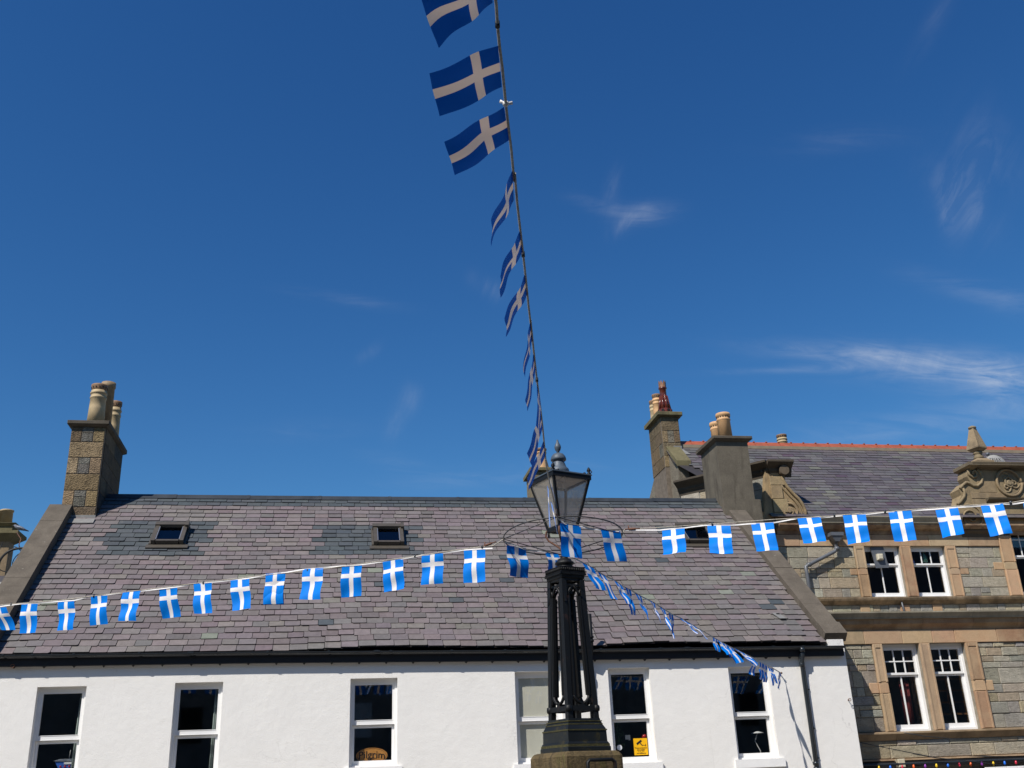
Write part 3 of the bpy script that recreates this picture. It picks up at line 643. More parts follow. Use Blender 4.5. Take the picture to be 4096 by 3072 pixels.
# left chimney
cy0 = 25.74; cx0, cx1 = -6.70, -5.88; cy1 = 28.0; cz1 = 10.62
ch = MB(); ch.box(cx0, cx1, cy0, cy1, 7.2, cz1, (.55, .55, .55), 1)
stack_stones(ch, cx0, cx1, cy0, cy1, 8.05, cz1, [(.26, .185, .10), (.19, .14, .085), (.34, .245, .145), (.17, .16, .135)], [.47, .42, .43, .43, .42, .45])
cho = ch.build('chimney', [M_CHS, M_MORT_D], WH)
c = MB(); c.hexa([(cx0 - .03, cy0 - .03, cz1 + .002), (cx1 + .03, cy0 - .03, cz1 + .002), (cx1 + .03, cy1 + .03, cz1 + .002), (cx0 - .03, cy1 + .03, cz1 + .002),
    (cx0 - .1, cy0 - .12, cz1 + .05), (cx1 + .1, cy0 - .12, cz1 + .05), (cx1 + .1, cy1 + .1, cz1 + .05), (cx0 - .1, cy1 + .1, cz1 + .05)])
c.bbox(cx0 - .1, cx1 + .1, cy0 - .12, cy1 + .1, cz1 + .052, cz1 + .15, .012); c.build('chimney_cap', M_CAPST, cho)
for (u, v0, v1, y, r, kd, ms) in ((391, 1684, 1543, 26.15, .215, 'banded', [M_POTY, M_POTB, M_HOLE]), (427, 1684, 1533, 27.0, .182, 'plain', [M_POTO2, M_POTB, M_HOLE]), (460, 1700, 1609, 27.75, .17, 'banded', [M_POTY, M_POTB, M_HOLE])):
    zt = onY(u, v1, y).z; cc = (onY(u, (v0 + v1) / 2, y).x, y, cz1 + .15); potmesh(kd, cc, zt - cc[2], r).build('chimney_pot', ms, cho)
fl = MB(); t_ = roofpx(350, 2080)[1]
rbox(fl, cx0 + .12, cx1 + .03, t_ - .24, t_ - .02, .03, .05); fl.box(cx0 + .12, cx1 + .01, cy0 - .03, cy0 - .016, roofP(0, t_ - .1).z + .02, roofP(0, t_).z + .14); fl.build('flashing', M_ZINC, cho)
# right chimney
rx0 = onY(2866, 1775, 26.1).x; rx1 = onY(2990, 1775, 26.1).x; ry1 = onX(2806, 1838, rx0).y; rz1 = onY(2866, 1766, 26.1).z
ch = MB(); ch.box(rx0, rx1, 26.1, ry1, 7.2, rz1); ch.box(rx0 - .05, rx1 + .1, 25.95, 26.1, 7.2, roofP(0, 0).z + (26.1 - YF) * TP + .35); cho = ch.build('chimney', M_STACK, WH)
c = MB(); c.hexa([(rx0 - .02, 26.08, rz1 + .002), (rx1 + .02, 26.08, rz1 + .002), (rx1 + .02, ry1 + .02, rz1 + .002), (rx0 - .02, ry1 + .02, rz1 + .002),
    (rx0 - .12, 25.98, rz1 + .06), (rx1 + .12, 25.98, rz1 + .06), (rx1 + .12, ry1 + .1, rz1 + .06), (rx0 - .12, ry1 + .1, rz1 + .06)]); c.bbox(rx0 - .12, rx1 + .12, 25.98, ry1 + .1, rz1 + .062, rz1 + .15, .012)
c.build('chimney_cap', M_CAPST, cho)
for (u, v1, y, r) in ((2893, 1656, 26.5, .21), (2860, 1692, 27.4, .19)):
    zt = onY(u, v1, y).z; cc = (onY(u + 6, 1725, y).x, y, rz1 + .15); potmesh('roll', cc, zt - cc[2], r).build('chimney_pot', [M_POTO, M_POTB, M_HOLE], cho)
WH_zr = zr

# ---------------- things in and on the white house
def text_mesh(body, size, ext=.002, align='CENTER', space=1.0):
    cu = bpy.data.curves.new('t', 'FONT'); cu.body = body; cu.size = size; cu.extrude = ext; cu.align_x = align; cu.align_y = 'CENTER'; cu.space_line = space; cu.resolution_u = 3
    o = bpy.data.objects.new('t', cu); COL.objects.link(o); bpy.context.view_layer.update(); dg = bpy.context.evaluated_depsgraph_get()
    me = bpy.data.meshes.new_from_object(o.evaluated_get(dg)); bpy.data.objects.remove(o); vs = [v.co.copy() for v in me.vertices]; fs = [tuple(p.vertices) for p in me.polygons]; bpy.data.meshes.remove(me)
    return vs, fs
def place_text(mb, body, size, cx, y, cz, rot=0, bold=0, arc=0, mi=0, space=1.0, shear=0):
    vs, fs = text_mesh(body, size, .002, 'CENTER', space)
    out = []
    for v in vs:
        X, Z = v.x + shear * v.y, v.y
        Z += arc * X * X
        X, Z = X * cos(rot) - Z * sin(rot), X * sin(rot) + Z * cos(rot)
        out.append((cx + X, y - v.z, cz + Z))
    mb.mesh(out, fs, mi=mi)
    if bold: mb.mesh([(p[0] + bold, p[1] + .0004, p[2]) for p in out], fs, mi=mi)
def ellip(mb, cx, cz, rx, rz, y0, y1, n=40, mi=0): mb.prism([(cx + rx * cos(2 * pi * k / n), cz + rz * sin(2 * pi * k / n)) for k in range(n)], y0, y1, mi=mi)
# oval sign
y = YF + .3; a = onY(1424, 3030, y); b = onY(1550, 3030, y); tz = onY(1487, 2991, y).z; bz = onY(1487, 3055, y).z; cx, cz, rx, rz = (a.x + b.x) / 2, (tz + bz) / 2, (b.x - a.x) / 2, (tz - bz) / 2
sg = thing('oval_sign', 'oval varnished wooden sign reading Pilgrim propped behind the third window from the left', 'sign', (cx, y, bz))
m_ = MB(); ellip(m_, cx, cz, rx, rz, y, y + .02); m_.build('board', M_WOODSIGN, sg)
m_ = MB(); nn = 48
for i in range(nn):
    t0, t1 = 2 * pi * i / nn, 2 * pi * (i + 1) / nn
    m_.hexa([(cx + rx * q * cos(t), yy_, cz + rz * q * sin(t)) for yy_ in (y - .004, y - .001) for (q, t) in ((.93, t0), (.93, t1), (.89, t1), (.89, t0))])
m_.build('border', simple('brown sign print', (.25, .10, .02)), sg)
m_ = MB(); place_text(m_, 'Pilgrim', rx * .62, cx, y - .004, cz + rz * .12, -.02, .004, -.35)
place_text(m_, '~ssss~', rx * .22, cx, y - .004, cz - rz * .30, 0, .001); place_text(m_, 'FOR MEMBERS', rx * .10, cx, y - .004, cz - rz * .72)
m_.build('lettering', M_BLACK, sg)
# warning sticker
y = YF + .203; a = onY(2533, 2954, y); b = onY(2593, 3019, y); cx = (a.x + b.x) / 2; cz = (a.z + b.z) / 2; hw = (onY(2590, 2980, y).x - onY(2535, 2980, y).x) / 2; hh = (a.z - b.z) / 2
st = thing('warning_sticker', 'yellow CCTV warning notice in the bottom corner of a white house window', 'sign', (cx, y, cz - hh))
m_ = MB(); m_.box(cx - hw, cx + hw, y - .004, y, cz - hh, cz + hh); m_.build('plate', M_YELLOW, st)
m_ = MB(); yy = y - .0045
def q4(mb, pts, y0, y1): mb.prism(pts, y0, y1)
q4(m_, [(cx + hw * p, cz + hh * q) for p, q in ((-.62, .42), (-.5, .18), (.22, .62), (.1, .84))], yy - .002, yy)
q4(m_, [(cx + hw * p, cz + hh * q) for p, q in ((-.1, .38), (.02, .44), (.3, .12), (.2, .08))], yy - .002, yy); q4(m_, [(cx + hw * p, cz + hh * q) for p, q in ((.2, .12), (.75, .12), (.75, .17), (.2, .17))], yy - .002, yy); q4(m_, [(cx + hw * p, cz + hh * q) for p, q in ((.7, .0), (.77, .0), (.77, .30), (.7, .30))], yy - .002, yy)
for s_, q in (('These premises', -.16), ('are under', -.37), ('C C TV', -.58), ('surveillance', -.79)): place_text(m_, s_, hh * .26, cx, yy, cz + hh * q, 0, .001)
m_.build('lettering', M_BLACK, st)
# things on the sills
def ball(mb, c, r, n=14, sz=1, mi=0): mb.lathe([(r * sin(pi * (k + .02) / (n - .0)), -r * sz * cos(pi * k / n)) for k in range(n + 1)], c, 16, mi=mi)
p = onY(2577, 2946, YF + .36); m_ = MB(); ball(m_, p, .055); single(m_, 'bauble', M_REDBALL, 'round red bauble in the window above the yellow notice', 'ornament')
p = onY(2478, 2990, YF + .203); m_ = MB(); m_.tube([(p.x, YF + .198, p.z), (p.x, YF + .206, p.z)], .055, 20); single(m_, 'round_sticker', M_CARD, 'pale round sticker low on the window beside the yellow notice', 'sticker')
p = onY(2512, 2948, YF + .5); m_ = MB(); m_.box(p.x - .06, p.x + .05, p.y, p.y + .01, p.z - .05, p.z + .04); m_.box(p.x + .01, p.x + .05, p.y + .002, p.y + .012, p.z - .07, p.z - .05); single(m_, 'notice_card', M_CARD, 'small pale card hanging inside the window left of the bauble', 'card')
m_ = MB(); c_ = onY(2470, 2935, YF + .55)
for k in range(420):
    a_ = random.uniform(0, 2 * pi); z_ = random.uniform(-.28, .34); rr = random.uniform(.02, .17) * (1 - .6 * (z_ + .28) / .62); q = Vector((c_.x + rr * cos(a_), c_.y + rr * sin(a_) * .6, c_.z + z_)); d_ = Vector((random.uniform(-1, 1), random.uniform(-1, 1), random.uniform(-1, 1))).normalized() * .035; e_ = d_.orthogonal().normalized() * .012
    m_.face([q, q + d_ * .5 + e_, q + d_, q + d_ * .5 - e_])
m_.tube([(c_.x, c_.y, c_.z - .4), (c_.x, c_.y, c_.z + .25)], .012, 6); single(m_, 'pot_plant', M_GREEN, 'bushy green plant inside the window left of the yellow notice', 'plant')
# model boat
y = YF + .42; p = onY(262, 3062, y); bt = thing('model_boat', 'blue and white model boat on the sill of the leftmost white house window', 'toy', (p.x, y, p.z - .12))
m_ = MB(); m_.prism([(p.x - .19, p.z + .07), (p.x + .17, p.z + .06), (p.x + .17, p.z - .12), (p.x - .08, p.z - .12)], y - .04, y + .05); m_.build('hull', M_BLUE, bt)
m_ = MB(); m_.prism([(p.x - .22, p.z + .085), (p.x - .1, p.z + .12), (p.x + .18, p.z + .12), (p.x + .18, p.z + .075), (p.x - .1, p.z + .075)], y - .05, y + .05); m_.box(p.x - .02, p.x + .14, y - .055, y - .04, p.z + .02, p.z + .06); m_.build('deck', M_CARD, bt)
for k in (-.08, .0, .08): m_ = MB(); ball(m_, (p.x + k, y - .05, p.z - .02), .02); m_.build('float', M_REDBALL, bt)
m_ = MB(); m_.tube([(p.x + .05, y, p.z + .12), (p.x + .06, y, p.z + .28)], .004, 6); m_.build('mast', M_CARD, bt)
# curtains at the edges of two windows
M_CURT = simple('pale curtain cloth', (.30, .36, .34), .9, 0, .1, 8)
for (w_, lab) in ((WIN[0], 'narrow pale green curtain edge in the leftmost white house window'), (WIN[1], 'narrow pale green curtain edge in the second white house window from the left')):
    m_ = MB(); xx = w_[1] - .16
    for k in range(5): m_.tube([(xx + .03 * k - .09 * (k < 2) * .3, YF + .36 + .012 * (k % 2), w_[2] + .05), (xx + .03 * k, YF + .36 + .012 * (k % 2), w_[3] - .08)], [.022, .016], 6)
    single(m_, 'curtain', M_CURT, lab, 'curtain')
# desk lamp
y = YF + .7; p = onY(3030, 2935, y); m_ = MB(); m_.lathe([(.02, .0), (.13, -.03), (.14, -.045), (.02, -.03)], (p.x, y, p.z + .05), 16); m_.tube([(p.x, y, p.z + .02), (p.x - .08, y, p.z - .15), (p.x + .02, y, p.z - .35), (p.x + .02, y, p.z - .5)], .012, 8); m_.lathe([(.1, 0), (.09, .03)], (p.x + .02, y, p.z - .53), 14)
single(m_, 'desk_lamp', M_CARD, 'pale desk lamp in the rightmost white house window', 'lamp')
p = onY(3393, 2800, YF - .02)
m_ = MB(); m_.tube([(p.x, YF + .005, p.z), (p.x, YF - .07, p.z)], .008, 6); m_.tube([(p.x + .03 * cos(a_ / 8 * 2 * pi) , YF - .09, p.z + .03 * sin(a_ / 8 * 2 * pi)) for a_ in range(9)], .007, 6); single(m_, 'wall_hook', M_RUST, 'small rusty eye hook in the white wall right of the downpipe', 'hook')
p = onY(52, 2692, YF - .02)
m_ = MB(); m_.tube([(p.x, YF + .005, p.z + .12), (p.x, YF - .1, p.z + .12)], .009, 6); m_.tube([(p.x + .035 * cos(a_ / 8 * 2 * pi) , YF - .12, p.z + .12 + .035 * sin(a_ / 8 * 2 * pi)) for a_ in range(9)], .008, 6); single(m_, 'wall_hook', M_RUST, 'small rusty eye hook under the eaves at the left end of the white wall', 'hook')

# ================================================================ STONE BUILDING
YU = 27.4; YLo = 22.32
SB = thing('stone_building', 'tall rubble stone building with sandstone dressings, carved wallhead gables and orange ridge', 'building', (16, YU, 0))
XE = 27.5
def U(u, v): p = onY(u, v, YU); return p.x, p.z
def L_(u, v): p = onY(u, v, YLo); return p.x, p.z
RUBC = [(.38, .335, .25), (.37, .335, .265), (.41, .355, .25), (.33, .305, .255), (.38, .31, .21), (.42, .38, .30), (.33, .31, .265), (.39, .35, .275)]
SANC = [(.42, .275, .16), (.38, .25, .145), (.45, .30, .18), (.35, .22, .13), (.40, .285, .175), (.36, .27, .17)]
SANW = [(.27, .20, .12), (.23, .175, .105), (.30, .22, .13)]
def rubble_fill(mb, x0, x1, z0, z1, holes, y, big=1.0):
    zs_force = sorted({z1, *[z for h in holes for z in h[2:4] if z0 < z < z1]})
    z = z0
    while z < z1 - .02:
        h = random.choice((.14, .2, .26, .32, .36)) * big; nz = min([q for q in zs_force if q > z + .02])
        zt = z + h
        if zt > nz - .09: zt = nz
        free = [(x0, x1)]
        for hl in holes:
            if hl[2] < zt - .01 and hl[3] > z + .01:
                nf = []
                for (a, b) in free:
                    if hl[1] <= a or hl[0] >= b: nf.append((a, b)); continue
                    if hl[0] > a: nf.append((a, hl[0]))
                    if hl[1] < b: nf.append((hl[1], b))
                free = nf
        for (a, b) in free:
            x = a
            while x < b - .02:
                w = random.uniform(.22, .75) * big * (1.1 if zt - z > .25 else .85); xe = x + w
                if xe > b - .16: xe = b
                g = .007; d = random.uniform(.012, .035)
                if zt - z > .24 and w < .5 and random.random() < .4:
                    zm = z + (zt - z) * random.choice((.35, .5, .62)); parts = [(z, zm), (zm, zt)]
                else: parts = [(z, zt)]
                for (za, zb) in parts: mb.bbox(x + g, xe - g, y - d, y + .02, za + g, zb - g, .011, jit(random.choice(RUBC), .17, .04))
                x = xe
        z = zt
def san(mb, x0, x1, z0, z1, y, d=.06, cols=SANC, b=.008): mb.bbox(x0 + .003, x1 - .006, y - d - random.uniform(0, .012), y + .03, z0 + .003, z1 - .004, b, jit(random.choice(cols), .17, .05))
def course(mb, x0, x1, z0, z1, y, d, cols=SANC, wl=.8):
    x = x0
    while x < x1 - .05:
        w = wl * random.uniform(.7, 1.4); xe = x + w
        if xe > x1 - .25: xe = x1
        san(mb, x, xe, z0, z1, y, d, cols); x = xe
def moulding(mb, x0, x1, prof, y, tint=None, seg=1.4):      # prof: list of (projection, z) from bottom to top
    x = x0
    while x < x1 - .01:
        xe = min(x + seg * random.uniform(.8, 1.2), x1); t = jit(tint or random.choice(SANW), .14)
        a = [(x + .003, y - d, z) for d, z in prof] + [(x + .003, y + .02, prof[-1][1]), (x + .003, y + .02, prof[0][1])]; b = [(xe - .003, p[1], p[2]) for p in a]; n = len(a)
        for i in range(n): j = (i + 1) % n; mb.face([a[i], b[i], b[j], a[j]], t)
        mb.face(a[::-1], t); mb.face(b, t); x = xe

# pixel measurements ------------------------------------------------
Z3 = lambda a, b: (3300 + .3617 * a, 1900 + .3617 * b)
Z1 = lambda a, b: (3200 + .5424 * a, 2172 + .5424 * b)
Z8 = lambda a, b: (3200 + .405 * a, 1600 + .405 * b)
def rectU(f, pts, pl): q = [pl(*f(*p)) for p in pts]; return [(q[0][0] + q[3][0]) / 2, (q[1][0] + q[2][0]) / 2, (q[2][1] + q[3][1]) / 2, (q[0][1] + q[1][1]) / 2]
wu1 = rectU(Z3, [(422, 795), (820, 790), (908, 1352), (505, 1360)], U)
wu2 = rectU(Z3, [(930, 795), (1322, 788), (1412, 1345), (1030, 1352)], U)
zs0, zs1 = U(*Z3(1000, 1348))[1], U(*Z3(1000, 790))[1]
for w in (wu1, wu2): w[2] = zs0; w[3] = zs1
wu3 = [U(*Z3(2012, 560))[0] + .0, U(*Z3(2012, 560))[0] + 1.15, zs0, U(*Z8(2150, 1180))[1]]
xa = U(*Z3(2175, 1320))[0]; wu3[0] = (xa + wu3[0]) / 2; wu3[1] = wu3[0] + 1.15
UZ = dict(gut_t=U(3500, 2078)[1], gut_b=U(3500, 2103)[1], mo_b=U(*Z8(1200, 1335))[1], lin_b=zs1, str_t=zs0, str_b=U(*Z3(1000, 1425))[1])
# upper wall backing
ub = MB(); openings_wall(ub, 12.6, XE, 0, UZ['gut_b'] + .1, [wu1, wu2, wu3], YU, .3)
ub.face([(XE, YU, 0), (XE, YU + 7, 0), (XE, YU + 7, 8.5), (XE, YU, 8.5)])
ub.build('wall', M_MORTAR, SB)
us = MB(); ud = MB()
jambs_u = []
def jamb(mb, x0, x1, z0, z1, y, n=3, d=.07, ext=0, side=0):
    h = (z1 - z0) / n
    cuts = [z0, z0 + (z1 - z0) * .43, z0 + (z1 - z0) * .555, z1] if n == 3 else [z0, z1]
    for i in range(len(cuts) - 1):
        e0 = ext if (i == 1 and side < 0) else 0; e1 = ext if (i == 1 and side > 0) else 0
        c = jit(random.choice(SANC), .1, .03)
        mb.bbox(x0 + .003, x1 - .003, y - d, y + .10, cuts[i] + .003, cuts[i + 1] - .003, .02 if i != 1 else .008, c)
        if e0: mb.bbox(x0 - e0, x0 - .002, y - .036, y + .03, cuts[i] + .006, cuts[i + 1] - .006, .01, jit(random.choice(SANC), .12))
        if e1: mb.bbox(x1 + .002, x1 + e1, y - .036, y + .03, cuts[i] + .006, cuts[i + 1] - .006, .01, jit(random.choice(SANC), .12))
        if i != 1 and x1 - x0 > .2:     # sunk panel: raised margins
            mb.bbox(x0 + .003, x0 + .055, y - d - .018, y - d + .003, cuts[i] + .003, cuts[i + 1] - .003, .008, c); mb.bbox(x1 - .055, x1 - .003, y - d - .018, y - d + .003, cuts[i] + .003, cuts[i + 1] - .003, .008, c)
            if i == 2: mb.bbox(x0 + .058, x1 - .058, y - d - .018, y - d + .003, cuts[i + 1] - .09, cuts[i + 1] - .003, .008, c)
jl = U(*Z3(302, 800))[0]; jl2 = U(*Z3(405, 1350))[0]; jlx = (jl + jl2) / 2
jr = (U(*Z3(1435, 800))[0] + U(*Z3(1530, 1340))[0]) / 2
j3 = (U(*Z3(1900, 700))[0] + U(*Z3(2040, 1320))[0]) / 2
jamb(ud, jlx, wu1[0], zs0, zs1, YU, 3, .07, .22, -1); jamb(ud, wu1[1], wu2[0], zs0, zs1, YU, 1, .07); jamb(ud, wu2[1], jr, zs0, zs1, YU, 3, .06, .30, 1)
jamb(ud, j3, wu3[0], zs0, UZ['mo_b'] - .02, YU, 3, .07, .32, -1)
lin_t = UZ['mo_b']
course(ud, 12.75, j3, zs1, lin_t, YU, .05, SANC, .95)
hol = [(jlx, jr, zs0, zs1)]
rubble_fill(us, 12.75, j3, zs0, zs1, hol, YU, 1.0)
lo_t = U(3500, 2455)[1] - .6
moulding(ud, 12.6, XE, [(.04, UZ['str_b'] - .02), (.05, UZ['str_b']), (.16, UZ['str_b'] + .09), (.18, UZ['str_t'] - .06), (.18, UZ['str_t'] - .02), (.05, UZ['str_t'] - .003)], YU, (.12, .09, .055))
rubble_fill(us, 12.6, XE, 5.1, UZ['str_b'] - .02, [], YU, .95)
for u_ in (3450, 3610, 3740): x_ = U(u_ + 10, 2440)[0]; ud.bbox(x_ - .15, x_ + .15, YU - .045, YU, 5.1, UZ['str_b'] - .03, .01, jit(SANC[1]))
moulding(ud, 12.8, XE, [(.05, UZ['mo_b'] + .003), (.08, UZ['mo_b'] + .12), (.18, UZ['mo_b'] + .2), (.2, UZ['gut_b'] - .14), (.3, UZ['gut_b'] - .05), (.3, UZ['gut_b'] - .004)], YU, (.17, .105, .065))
us.build('rubble', M_RUB, SB); ud.build('dressing', M_SANDL, SB)
# lower storey
wl1 = rectU(Z1, [(596, 752), (870, 742), (1000, 1385), (700, 1393)], L_); wl2 = rectU(Z1, [(944, 742), (1212, 735), (1325, 1372), (1060, 1385)], L_)
wl1[1] = (L_(*Z1(868, 742))[0] + L_(*Z1(985, 1382))[0]) / 2; lz0, lz1 = L_(*Z1(860, 1386))[1], L_(*Z1(860, 742))[1]
for w in (wl1, wl2): w[2] = lz0; w[3] = lz1
LZ = dict(gt=L_(3700, 2452)[1], gb=L_(3700, 2478)[1], cb=L_(3700, 2518)[1], bt=lz0, bb=L_(*Z1(1000, 1438))[1], st=L_(*Z1(1000, 1580))[1], sb=L_(*Z1(1000, 1600))[1])
lb = MB(); openings_wall(lb, 11.3, XE, 0, LZ['gt'] + .03, [wl1, wl2], YLo, .28)
lb.face([(11.3, YLo + .0, 0), (11.3, YLo, LZ['gt'] + .03), (11.3, YU, LZ['gt'] + .25), (11.3, YU, 0)]); lb.face([(11.3, YLo, LZ['gt'] + .03), (XE, YLo, LZ['gt'] + .03), (XE, YU, LZ['gt'] + .2), (11.3, YU, LZ['gt'] + .2)])
lb.build('lower_wall', M_MORTAR, SB)
ls = MB(); ld = MB()
ljl = (L_(*Z1(523, 750))[0] + L_(*Z1(630, 1390))[0]) / 2; ljr = (L_(*Z1(1298, 735))[0] + L_(*Z1(1420, 1365))[0]) / 2
jamb(ld, ljl, wl1[0], lz0, lz1, YLo, 3, .07, .22, -1); jamb(ld, wl1[1], wl2[0], lz0, lz1, YLo, 1, .07); jamb(ld, wl2[1], ljr, lz0, lz1, YLo, 3, .07, .22, 1)
course(ld, 11.32, XE, lz1, LZ['cb'] - .002, YLo, .05, SANC, .8)
rubble_fill(ls, 11.32, XE, lz0, lz1, [(ljl, ljr, lz0, lz1)], YLo, 1.0)
moulding(ld, 11.32, XE, [(.05, LZ['cb']), (.07, LZ['cb'] + .05), (.15, LZ['cb'] + .12), (.17, LZ['gb'] - .002)], YLo, (.27, .165, .09))
moulding(ld, 11.32, XE, [(.02, LZ['bb'] - .02), (.04, LZ['bb']), (.12, LZ['bb'] + .1), (.15, lz0 - .05), (.15, lz0 - .02), (.06, lz0 - .003)], YLo, (.23, .165, .10))
rubble_fill(ls, 11.32, XE, LZ['st'], LZ['bb'] - .02, [], YLo, 1.35)
moulding(ld, 11.32, XE, [(.03, LZ['sb']), (.09, LZ['sb'] + .02), (.09, LZ['st'] - .003)], YLo, (.40, .27, .16))
rubble_fill(ls, 11.32, XE, .2, LZ['sb'] - .35, [], YLo, 1.35)
ls.build('lower_rubble', M_RUB, SB); ld.build('lower_dressing', M_SANDL, SB)
# rooms
rm = MB()
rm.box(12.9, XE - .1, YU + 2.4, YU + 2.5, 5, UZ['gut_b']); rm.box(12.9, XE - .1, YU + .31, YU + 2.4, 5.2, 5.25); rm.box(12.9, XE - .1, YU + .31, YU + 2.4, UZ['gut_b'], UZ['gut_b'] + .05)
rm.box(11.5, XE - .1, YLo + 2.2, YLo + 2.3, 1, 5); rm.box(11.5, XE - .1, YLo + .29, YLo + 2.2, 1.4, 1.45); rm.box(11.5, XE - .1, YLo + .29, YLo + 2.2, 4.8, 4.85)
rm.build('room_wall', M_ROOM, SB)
def sash(w, y, top_cols, top_rows, bot_cols, midf):
    a, b, c, d = w; mid = c + (d - c) * midf; f = MB(); bars(f, a, b, c, d, .055, y + .10, y + .22, .05, .09)
    fo = f.build('window', M_UPVC, SB)
    s = MB(); x0, x1 = a + .055, b - .055; bars(s, x0, x1, mid - .02, d - .09, .05, y + .12, y + .16, .05, .04)
    for k in range(1, top_cols): xx = x0 + .05 + (x1 - x0 - .1) * k / top_cols; s.box(xx - .013, xx + .013, y + .125, y + .155, mid + .03, d - .13)
    for k in range(1, top_rows): zz = mid + .03 + (d - .13 - mid - .03) * k / top_rows; s.box(x0 + .05, x1 - .05, y + .122, y + .152, zz - .013, zz + .013)
    s.build('upper_sash', M_UPVC, fo)
    s = MB(); bars(s, x0 + .002, x1 - .002, c + .05, mid - .022, .055, y + .165, y + .21, .10, .04)
    for k in range(1, bot_cols): xx = x0 + .05 + (x1 - x0 - .1) * k / bot_cols; s.box(xx - .015, xx + .015, y + .17, y + .2, c + .14, mid - .06)
    s.build('lower_sash', M_UPVC, fo)
    p = MB(); p.box(x0 + .03, x1 - .03, y + .138, y + .142, mid, d - .1); p.box(x0 + .03, x1 - .03, y + .186, y + .19, c + .1, mid - .04); p.build('pane', M_GLASS, fo)
sash(wu1, YU, 3, 1, 2, .655); sash(wu2, YU, 3, 1, 2, .655); sash(wu3, YU, 3, 2, 2, .52)
sash(wl1, YLo, 3, 2, 2, .655); sash(wl2, YLo, 3, 2, 2, .655)
# gutters
def ogee(x0, x1, y, zt, zb, proj):
    mb = MB(); prof = [(0, zb), (proj * .55, zb), (proj * .62, zb + (zt - zb) * .25), (proj * .9, zb + (zt - zb) * .7), (proj, zt - .03), (proj, zt), (0, zt)]
    x = x0
    while x < x1: xe = min(x + 1.83, x1); a = [(x, y - d, z) for d, z in prof]; b = [(xe - .004, y - d, z) for d, z in prof]; n = len(a); [mb.face([a[i], b[i], b[(i + 1) % n], a[(i + 1) % n]]) for i in range(n)]; mb.face(a[::-1]); mb.face(b); x = xe
    return mb
ogee(U(3240, 2090)[0], U(3822, 2090)[0], YU - .22, UZ['gut_t'], UZ['gut_b'], .2).build('gutter', M_BEIGEG, SB)
ogee(11.34, XE, YLo - .10, LZ['gt'], LZ['gb'], .2).build('gutter', M_BEIGEG, SB)
# grey downpipe with hopper
h0 = U(3328, 2150); yy = YU - .2
dp = MB(); dp.box(h0[0] - .2, h0[0] + .2, yy - .16, yy + .08, h0[1] - .02, h0[1] + .08); dp.hexa([(h0[0] - .07, yy - .1, h0[1] - .18), (h0[0] + .07, yy - .1, h0[1] - .18), (h0[0] + .07, yy + .05, h0[1] - .18), (h0[0] - .07, yy + .05, h0[1] - .18), (h0[0] - .18, yy - .14, h0[1] - .02), (h0[0] + .18, yy - .14, h0[1] - .02), (h0[0] + .18, yy + .07, h0[1] - .02), (h0[0] - .18, yy + .07, h0[1] - .02)])
pp = [U(3332, 2172), U(3336, 2200), U(3326, 2212), U(3225, 2264), U(3212, 2272), U(3217, 2300)]
dp.tube([(h0[0], yy - .03, h0[1] - .15)] + [(p[0], yy + .02, p[1]) for p in pp] + [(pp[-1][0] + .0, yy + .02, 4.0)], .055, 10)
for k in (1, 3): dp.tube([(pp[k][0], yy + .02, pp[k][1] - .05), (pp[k][0], yy + .02, pp[k][1] + .05)], .075, 10)
dp.build('downpipe', M_GREYPIPE, SB)
# waste pipe end above the lower gutter
wp = MB(); q = U(3600, 2415); wp.tube([(q[0], YU + .02, q[1] + .05), (q[0], YU - .1, q[1] + .03), (q[0] + .03, YU - .13, q[1] - .4)], .028, 8); wp.build('waste_pipe', M_GREYPIPE, SB)
# main roof
PU_ = radians(45); ez = UZ['gut_t'] + .02; ey = YU - .2
rt = roofpx(3400, 1787, ey, ez, PU_)[1]
A_ = onY(3064, 1837, YU); B_ = onZ(2717, 1918, A_.z)
def keepU(x, t):
    p = roofP(x, t, 0, ey, ez, PU_)
    if x < A_.x: return (p.y - A_.y) > (A_.x - x) * (B_.y - A_.y) / (A_.x - B_.x) + .38
    return True
STN = [(.098, .084, .090), (.112, .097, .100), (.092, .082, .086), (.106, .100, .097), (.118, .108, .106), (.090, .078, .086)]
STL = [(.13, .125, .115), (.15, .145, .12), (.088, .062, .078)]
def stint(x, t, r, n): return jit(random.choice(STL), .1) if random.random() < .09 else jit(random.choice(STN), .1)
rf = MB(); XG = B_.x - .12
rf.face([roofP(B_.x + 1.9, 0, -.02, ey, ez, PU_), roofP(XE, 0, -.02, ey, ez, PU_), roofP(XE, rt, -.02, ey, ez, PU_), roofP(XG, rt, -.02, ey, ez, PU_), roofP(XG, (B_.y - ey) / cos(PU_), -.02, ey, ez, PU_)], (.04, .035, .035))
rr_ = roofP(0, rt, 0, ey, ez, PU_); rf.face([(XG, rr_.y, rr_.z - .02), (XE, rr_.y, rr_.z - .02), (XE, rr_.y + 3.6, rr_.z - 3.6), (XG, rr_.y + 3.6, rr_.z - 3.6)], (.06, .06, .06))
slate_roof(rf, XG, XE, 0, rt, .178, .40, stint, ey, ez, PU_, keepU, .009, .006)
ro = rf.build('roof', M_SLATE2, SB)
rt_m = MB(); x = XG + .55
while x < XE:
    for sgn in (-1, 1):
        y2 = rr_.y + sgn * .2; z2 = rr_.z - .10
        p = [(x, rr_.y, rr_.z + .10), (x + .44, rr_.y, rr_.z + .10), (x + .44, y2, z2), (x, y2, z2)]; rt_m.hexa([(a, b, c - .02) for a, b, c in p] + p)
    rt_m.box(x - .02, x + .035, rr_.y - .03, rr_.y + .03, rr_.z + .1, rr_.z + .125); x += .45
rt_m.build('ridge_tile', M_REDTILE, ro)
